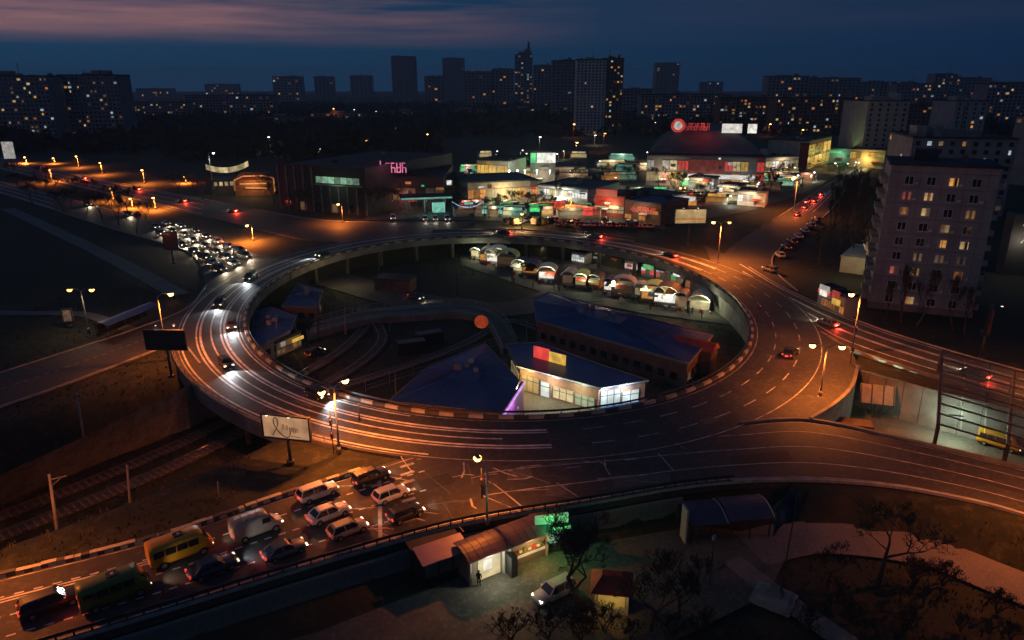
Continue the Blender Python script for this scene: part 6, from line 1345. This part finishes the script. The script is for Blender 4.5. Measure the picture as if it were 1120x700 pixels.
def human(parent, cloth, pose=0):
    J = [('pel',0,0,.95,.15),('che',0,.02,1.30,.17),('nec',0,0,1.49,.065),('hea',0,-.02,1.62,.10),('top',0,-.02,1.73,.075),('hl',.1,0,.88,.11),('kl',.12,-.03,.50,.075),('al',.12,.02,.10,.05),('tl',.13,-.15,.04,.04),('hr',-.1,0,.88,.11),('kr',-.11,-.02,.50,.075),('ar',-.12,.03,.10,.05),('tr',-.13,-.14,.04,.04),('sl',.2,0,1.42,.075),('el',.25,.04,1.14,.055),('wl',.24,-.1,.92,.042),('fl',.22,-.16,.83,.035),('sr',-.2,0,1.42,.075),('er',-.26,.03,1.14,.055),('wr',-.22,-.12,.93,.042),('fr',-.2,-.18,.84,.035)]
    ix = {j[0]: k for k, j in enumerate(J)}
    E_ = [('pel','che'),('che','nec'),('nec','hea'),('hea','top'),('pel','hl'),('hl','kl'),('kl','al'),('al','tl'),('pel','hr'),('hr','kr'),('kr','ar'),('ar','tr'),('che','sl'),('sl','el'),('el','wl'),('wl','fl'),('che','sr'),('sr','er'),('er','wr'),('wr','fr')]
    me = bpy.data.meshes.new('body'); me.from_pydata([j[1:4] for j in J], [(ix[a], ix[b]) for a, b in E_], []); me.update(); me.materials.append(cloth)
    o = bpy.data.objects.new('body', me); C.objects.link(o); o.parent = parent
    md = o.modifiers.new('skin', 'SKIN'); sv = me.skin_vertices[0].data
    for k, j in enumerate(J): sv[k].radius = (j[4], j[4]*(.75 if j[0] in ('pel','che') else 1)); sv[k].use_root = (k == 0)
    o.modifiers.new('sub', 'SUBSURF').levels = 1; o.modifiers['sub'].render_levels = 1
    m = MB(); m.lathe([(.03,1.50),(.075,1.56),(.095,1.63),(.09,1.70),(.02,1.75)], 10, Matrix.Translation((0,-.045,0))); m.build('face', SKIN, o, True)
    m = MB(); m.lathe([(.11,1.62),(.115,1.69),(.09,1.75),(.02,1.78)], 10, Matrix.Translation((0,.005,0))); m.build('hair', BARK, o, True)
human(pr_, CLOTHD)
for i, q in enumerate([(752,343),(757,344),(606,318)]):
    p_ = empty('person', P(*q, .05), R(40*i), label=['person in dark clothes walking at the right end of the market aisle','second person beside the walker at the market end','person standing before the bright white stall'][i], cat='person'); human(p_, [CLOTHD, PAINT['navy'], PAINT['brown']][i])
index_kids()
for i, q in enumerate(sorted(rb_.uniform(560,770) for _ in range(9))):
    dup(p_, P(q, 306+(q-560)*.19+rb_.uniform(1,5), .05), rb_.uniform(0,6), label=from_left(i)+' tiny shopper in the market aisle behind the blue hall', group='shoppers in the aisle')
# vaulted shelter at the road edge
va, vl, vrz = frame_of((748,592), (842,585), YARD)
vs_ = empty('vaulted_shelter', va, vrz, label='twin vaulted plum roofed shelter below the avenue', cat='shelter')
for k in range(2):
    x0, x1 = (.4, vl*.46) if k == 0 else (vl*.48, vl); m = MB(); n = 8
    for j in range(n):
        y0, y1 = -.6+4.2*j/n, -.6+4.2*(j+1)/n; f = lambda y: 2.15+k*.2+.65*math.sin(math.pi*max(0,(y+.6))/4.8)
        m.hexa([(x0,y0,f(y0)),(x1,y0,f(y0)),(x1,y1,f(y1)),(x0,y1,f(y1))], [(x0,y0,f(y0)+.07),(x1,y0,f(y0)+.07),(x1,y1,f(y1)+.07),(x0,y1,f(y1)+.07)])
    m.build('vaulted_roof', PURPLEROOF, vs_)
    m = MB(); m.tube([(x1+.04,-.6+4.2*j/n,f(-.6+4.2*j/n)+.05) for j in range(n+1)], .09, 6); m.build('arch_rim', PANEL3, vs_)
m = MB(); m.box(.3, vl, 3.2, 3.5, -.1, 2.2); m.build('back_wall', DSTEEL, vs_)
for x in np.linspace(.6, vl-.3, 5): m = MB(); m.bar((x,-.3,-.1),(x,-.3,2.25),.12); m.build('post', DSTEEL, vs_)
m = MB(); m.box(-.1,.1,-.5,1.0,-.1,3.9); m.build('end_board', PANEL3, vs_)
# flag monument
fm = empty('flag_monument', P(846,656,YARD), R(-35), label='dark flag drooping over a stepped stone monument', cat='monument')
m = MB(); m.box(-1.8,1.8,-1.5,1.5,-.1,.35); m.box(-1.4,1.4,-1.1,1.1,.35,.75); m.build('steps', CONC, fm)
m = MB(); m.hexa([(-.8,-.6,.75),(.8,-.6,.75),(.8,.6,.75),(-.8,.6,.75)],[(-.45,-.3,1.5),(.45,-.3,1.5),(.45,.3,1.5),(-.45,.3,1.5)]); m.build('plinth', CONCD, fm)
fh = Zat(fm.location.y, 566); m = MB(); m.tube([(.5,0,.7),(.62,0,fh*.5),(.8,0,fh)], [.08,.06,.05], 8); m.build('flagpole', DSTEEL, fm)
m = MB(); nf = 10; fl_v = []
for i in range(nf+1):
    for j in range(9):
        u, v_ = i/nf, j/8; fl_v.append((.78 - u*1.9*(1-.25*v_) + .1*math.sin(5*v_), .22*math.sin(u*7+v_*3), fh-.2 - v_*3.1*(1-.1*u) - u*u*2.3))
m.v = fl_v
for i in range(nf):
    for j in range(8): a = i*9+j; m.f.append((a,a+1,a+10,a+9)); m.m.append(0)
fo = m.build('flag', FLAGM, fm, True); fo.modifiers.new('thick','SOLIDIFY').thickness = .02
# small red roofed kiosk at the bottom
rk = empty('kiosk_row', P(668,672,YARD), R(-8), label='small red roofed kiosk with amber window behind twigs', cat='kiosk'); m = MB(); m.box(-1.5,1.5,0,2.6,-.1,2.4); m.build('wall', CREAM, rk)
m = MB(); m.hexa([(-1.9,-.5,2.4),(1.9,-.5,2.4),(1.9,3.0,2.4),(-1.9,3.0,2.4)],[(-.9,.9,3.4),(.9,.9,3.4),(.9,1.7,3.4),(-.9,1.7,3.4)]); m.build('roof', REDROOF, rk); m = MB(); m.box(-1.2,1.2,-.06,.02,.9,2.1); m.build('window', S_YEL, rk); light('POINT', 'window_light', (0,-1.0,2.0), 60, (1,.62,.16), .2, rk)
ws = empty('street_lamp', P(776,640,YARD), label='unlit park lamp post in the dark garden', cat='street lamp'); m = MB(); m.tube([(0,0,0),(0,0,5)],.07,8); m.build('pole', DSTEEL, ws); m = MB(); m.lathe([(.05,5),(.22,5.1),(.16,5.45),(.02,5.5)],10); m.build('lamp_head', STEEL, ws)

# ------------------------------------------------------------------ bare trees
def tree_mesh(seed, H, spread, levels=5, r0=.2, upright=.35, stems=1, twig_n=3):
    rnd = random.Random(seed); tr = MB(); tw = MB()
    def grow(p, d, ln, r_, lv):
        segs = 3; pts = [p]; q = p.copy(); dd = d.copy()
        for k in range(segs):
            dd = (dd + Vector((rnd.gauss(0,.13), rnd.gauss(0,.13), rnd.gauss(.03,.08)))).normalized(); q = q + dd*ln/segs; pts.append(q.copy())
        (tr if lv < 3 else tw).tube(pts, [r_*(1-.4*k/segs) for k in range(segs+1)], 7 if lv < 2 else (5 if lv < 3 else 3), cap=False)
        if lv >= levels: return
        nb = rnd.randint(2, 3) if lv < 4 else twig_n
        for k in range(nb):
            base = pts[-1] if k < 2 else pts[rnd.randint(1, 2)]
            ax = Vector((rnd.gauss(0,1), rnd.gauss(0,1), rnd.gauss(0,.5))).normalized()
            nd = (dd*(1-spread) + ax*spread + Vector((0,0,upright*.5))).normalized()
            grow(base, nd, ln*rnd.uniform(.62,.82), max(.022, r_*.6*rnd.uniform(.8,1)), lv+1)
    for s in range(stems): grow(Vector((0,0,-.15)), Vector((rnd.gauss(0,.1+.25*(stems > 1)), rnd.gauss(0,.1+.25*(stems > 1)), 1)).normalized(), H*.30, r0, 0)
    return tr.mesh('trunk', BARK, True), tw.mesh('crown', TWIG)
TREES = {'spread': tree_mesh(3, 8.0, .55, 7, .20, .45), 'spread2': tree_mesh(12, 8, .58, 7, .22, .4), 'round': tree_mesh(21, 7.5, .52, 7, .16, .5), 'poplar': tree_mesh(5, 12, .24, 7, .22, 1.3), 'shrub': tree_mesh(8, 3.0, .5, 5, .05, .4, 6), 'poplar2': tree_mesh(15, 13, .28, 7, .26, 1.2)}
def tree(kind, px, z, label, s=1., group=None, name=None, loc=None):
    o = empty(name or ('shrub' if kind == 'shrub' else 'bare_tree'), loc if loc else P(*px, z), random.uniform(0,6), label=label, cat='shrub' if kind == 'shrub' else 'tree', group=group); o.scale = (s, s, s*random.uniform(.92,1.08))
    inst('trunk', TREES[kind][0], o); inst('crown', TREES[kind][1], o); return o
tree('spread', (636,668), YARD, 'bare spreading tree beside the parked silver estate car', 1.55)
tree('spread2', (959,640), YARD, 'forked bare tree standing on the paved walk', 1.35)
tree('round', (712,690), YARD, 'bare tree in the dark garden right of the red kiosk', 1.15)
tree('round', (742,676), YARD, 'thin bare tree beside the unlit park lamp', 1.05)
tree('round', (1010,660), YARD, 'bare bush tree right of the forked tree', .75)
tree('round', (905,640), YARD, 'small bare tree left of the forked tree', .7)
for i, q in enumerate(sorted([(880,690),(930,680),(990,690),(1050,690),(1090,670),(660,690),(690,698),(600,698),(635,700),(1030,640),(915,655),(1000,640),(560,700),(730,700),(765,695),(800,700),(640,690),(1105,700)])):
    tree('shrub', q, YARD, from_left(i)+' leafless shrub in the dark foreground garden', random.uniform(.7,1.2), 'garden shrubs')
for i, (q, s) in enumerate(sorted([((985,352),.95),((1002,356),1.0),((1042,362),.9),((1056,366),.8),((968,348),.7)])):
    tree('poplar', q, HIGH, from_left(i)+' bare poplar against the apartment block front', s, 'poplars before the apartment block')
for i, (q, s) in enumerate(sorted([((905,268),1.3),((918,276),1.4),((932,286),1.3),((925,255),1.3),((942,262),1.2),((912,250),1.2),((945,305),1.0),((896,290),.7),((930,236),1.2),((955,240),1.1)])):
    tree('poplar2', q, HIGH, from_left(i)+' tall dark poplar between the uphill street and the apartment block', s, 'poplars along the uphill street')
for i, (q, s) in enumerate(sorted([((612,226),1.2),((648,216),1.2),((662,204),1.3),((630,206),1.2),((690,206),1.3),((720,206),1.3),((735,214),1.2),((770,222),1.1),((812,198),1.3),((858,200),1.2),((520,214),1.3),((500,226),1.1),((548,236),1.0),((560,230),1.0),((575,232),1.0),((590,234),1.1),((604,236),1.0),((535,238),.9),((830,204),1.2),((842,210),1.1),((823,212),1.0),((700,236),.8),((745,206),1.0)])):
    tree('round', q, HIGH, from_left(i)+' bare tree among the lit shops', s*1.2, 'trees among the shops')
for i, q in enumerate(sorted([(20,206),(40,212),(60,218),(78,226),(96,230),(112,240),(130,246),(150,256),(35,222),(70,232),(100,216),(122,224),(15,196),(50,204),(85,212),(140,234),(160,242)])):
    tree('round', q, HIGH, from_left(i)+' bare tree between the northwest carriageways', random.uniform(1.0,1.6), 'trees along the northwest road')
for i, q in enumerate(sorted([(210,214),(222,218),(300,222),(290,214),(195,212),(420,232),(438,230),(452,230),(410,236),(340,236),(325,232)])):
    tree('round', q, HIGH, from_left(i)+' bare tree beside the pavilions beyond the northwest road', random.uniform(1.1,1.6), 'trees beside the pavilions')
# far woodland that reads as one dark mass
wd = MB(); rnd = random.Random(4)
def clump(c, s):
    for k in range(9):
        a = Vector((rnd.gauss(0,.5), rnd.gauss(0,.5), rnd.uniform(.2,1)))*s; b_ = Vector((rnd.gauss(0,1), rnd.gauss(0,1), rnd.gauss(0,1)))*s*.42; d = Vector((rnd.gauss(0,1), rnd.gauss(0,1), rnd.gauss(0,1)))*s*.42
        wd.poly([c+a-b_*.6-d*.3, c+a+b_-d*.5, c+a+d])
for i in range(5200):
    y = rnd.uniform(330, 1500)**1.0; px_ = rnd.uniform(-60, 1180); x = (px_-560)/FPX*y*1.02; c_ = Vector((x, y, 5.5))
    py = 92 + 42*FPX/max(1,y)*1.0
    if 480 < px_ < 985 and y < 620: continue
    if 195 < px_ < 500 and y < 420: continue
    if px_ < 195 and y < 470: continue
    if 985 <= px_ and y < 420: continue
    clump(c_, rnd.uniform(4.5, 9.5))
wo_ = wd.build('woodland', mat('dark_woodland', (.028,.032,.024), .95, .1, .4, .05)); tag(wo_, 'dark far woodland between the housing estates', kind='stuff')

# rough grass on the slopes and inside the ring
rg2 = np.random.RandomState(5); NT = 26000
gx = rg2.uniform(-95, 75, NT); gy = rg2.uniform(44, 200, NT); d_r = sdist(gx, gy, [ring(t, -1.5) for t in range(0,360,6)]); keep = (d_r > 0) | ((gx < -30) & (d_r < -14) & (gy < 150)) | ((gx > 18) & (gy < 66))
for pl_ in (pix([(-70,654),(480,490),(560,476),(885,460),(1230,542),(1230,600),(860,525),(540,567),(-90,750)], HIGH), [p for p in w_a]+[p for p in reversed(w_b)], pix([(440,655),(530,622),(760,575),(845,585),(862,605),(840,650),(740,700),(560,760),(300,760)], YARD), [P(*q) for q in [(318,290),(600,305),(800,325),(798,355),(590,350),(330,310)]], [P(*q) for q in [(545,375),(572,365),(720,440),(708,468),(600,476),(420,460),(430,430),(520,375)]], [P(*q) for q in [(580,318),(780,360),(760,410),(580,352)]]): keep &= sdist(gx, gy, pl_) < .5
gx, gy = gx[keep], gy[keep]; gzv = ground_z(gx, gy); tv = []; tfc = []
for x, y, z in zip(gx, gy, gzv):
    for k in range(3):
        a = random.uniform(0, 6.28); s_ = random.uniform(.12, .42); i0 = len(tv); dx, dy = math.cos(a)*s_*.5, math.sin(a)*s_*.5; ox, oy = random.gauss(0,.2), random.gauss(0,.2)
        tv += [(x+ox-dx*.5, y+oy-dy*.5, z-.03), (x+ox+dx*.5, y+oy+dy*.5, z-.03), (x+ox+dy*.8, y+oy-dx*.8, z+s_)]; tfc.append((i0, i0+1, i0+2))
tm = bpy.data.meshes.new('grass'); tm.from_pydata(tv, [], tfc); tm.materials.append(mat('dry_grass_blades', (.075,.070,.036), .95, .1, .45, .35)); tag(inst('grass', tm), 'rough dry grass on the slopes and inside the ring', kind='stuff')

# ------------------------------------------------------------------ the air
hz = MB(); hz.box(-4700, 4700, -420, 4700, -2.0, 125); ho = hz.build('haze', []); ho.data.materials.clear()
hm = bpy.data.materials.new('haze_air'); hm.use_nodes = True; t = hm.node_tree; t.nodes.clear()
pvn = t.nodes.new('ShaderNodeVolumePrincipled'); pvn.inputs['Density'].default_value = .00016; pvn.inputs['Color'].default_value = (.66,.80,1,1); pvn.inputs['Anisotropy'].default_value = .3
mo = t.nodes.new('ShaderNodeOutputMaterial'); t.links.new(pvn.outputs['Volume'], mo.inputs['Volume']); ho.data.materials.append(hm)
tag(ho, 'thin blue evening haze over the whole town', kind='stuff')
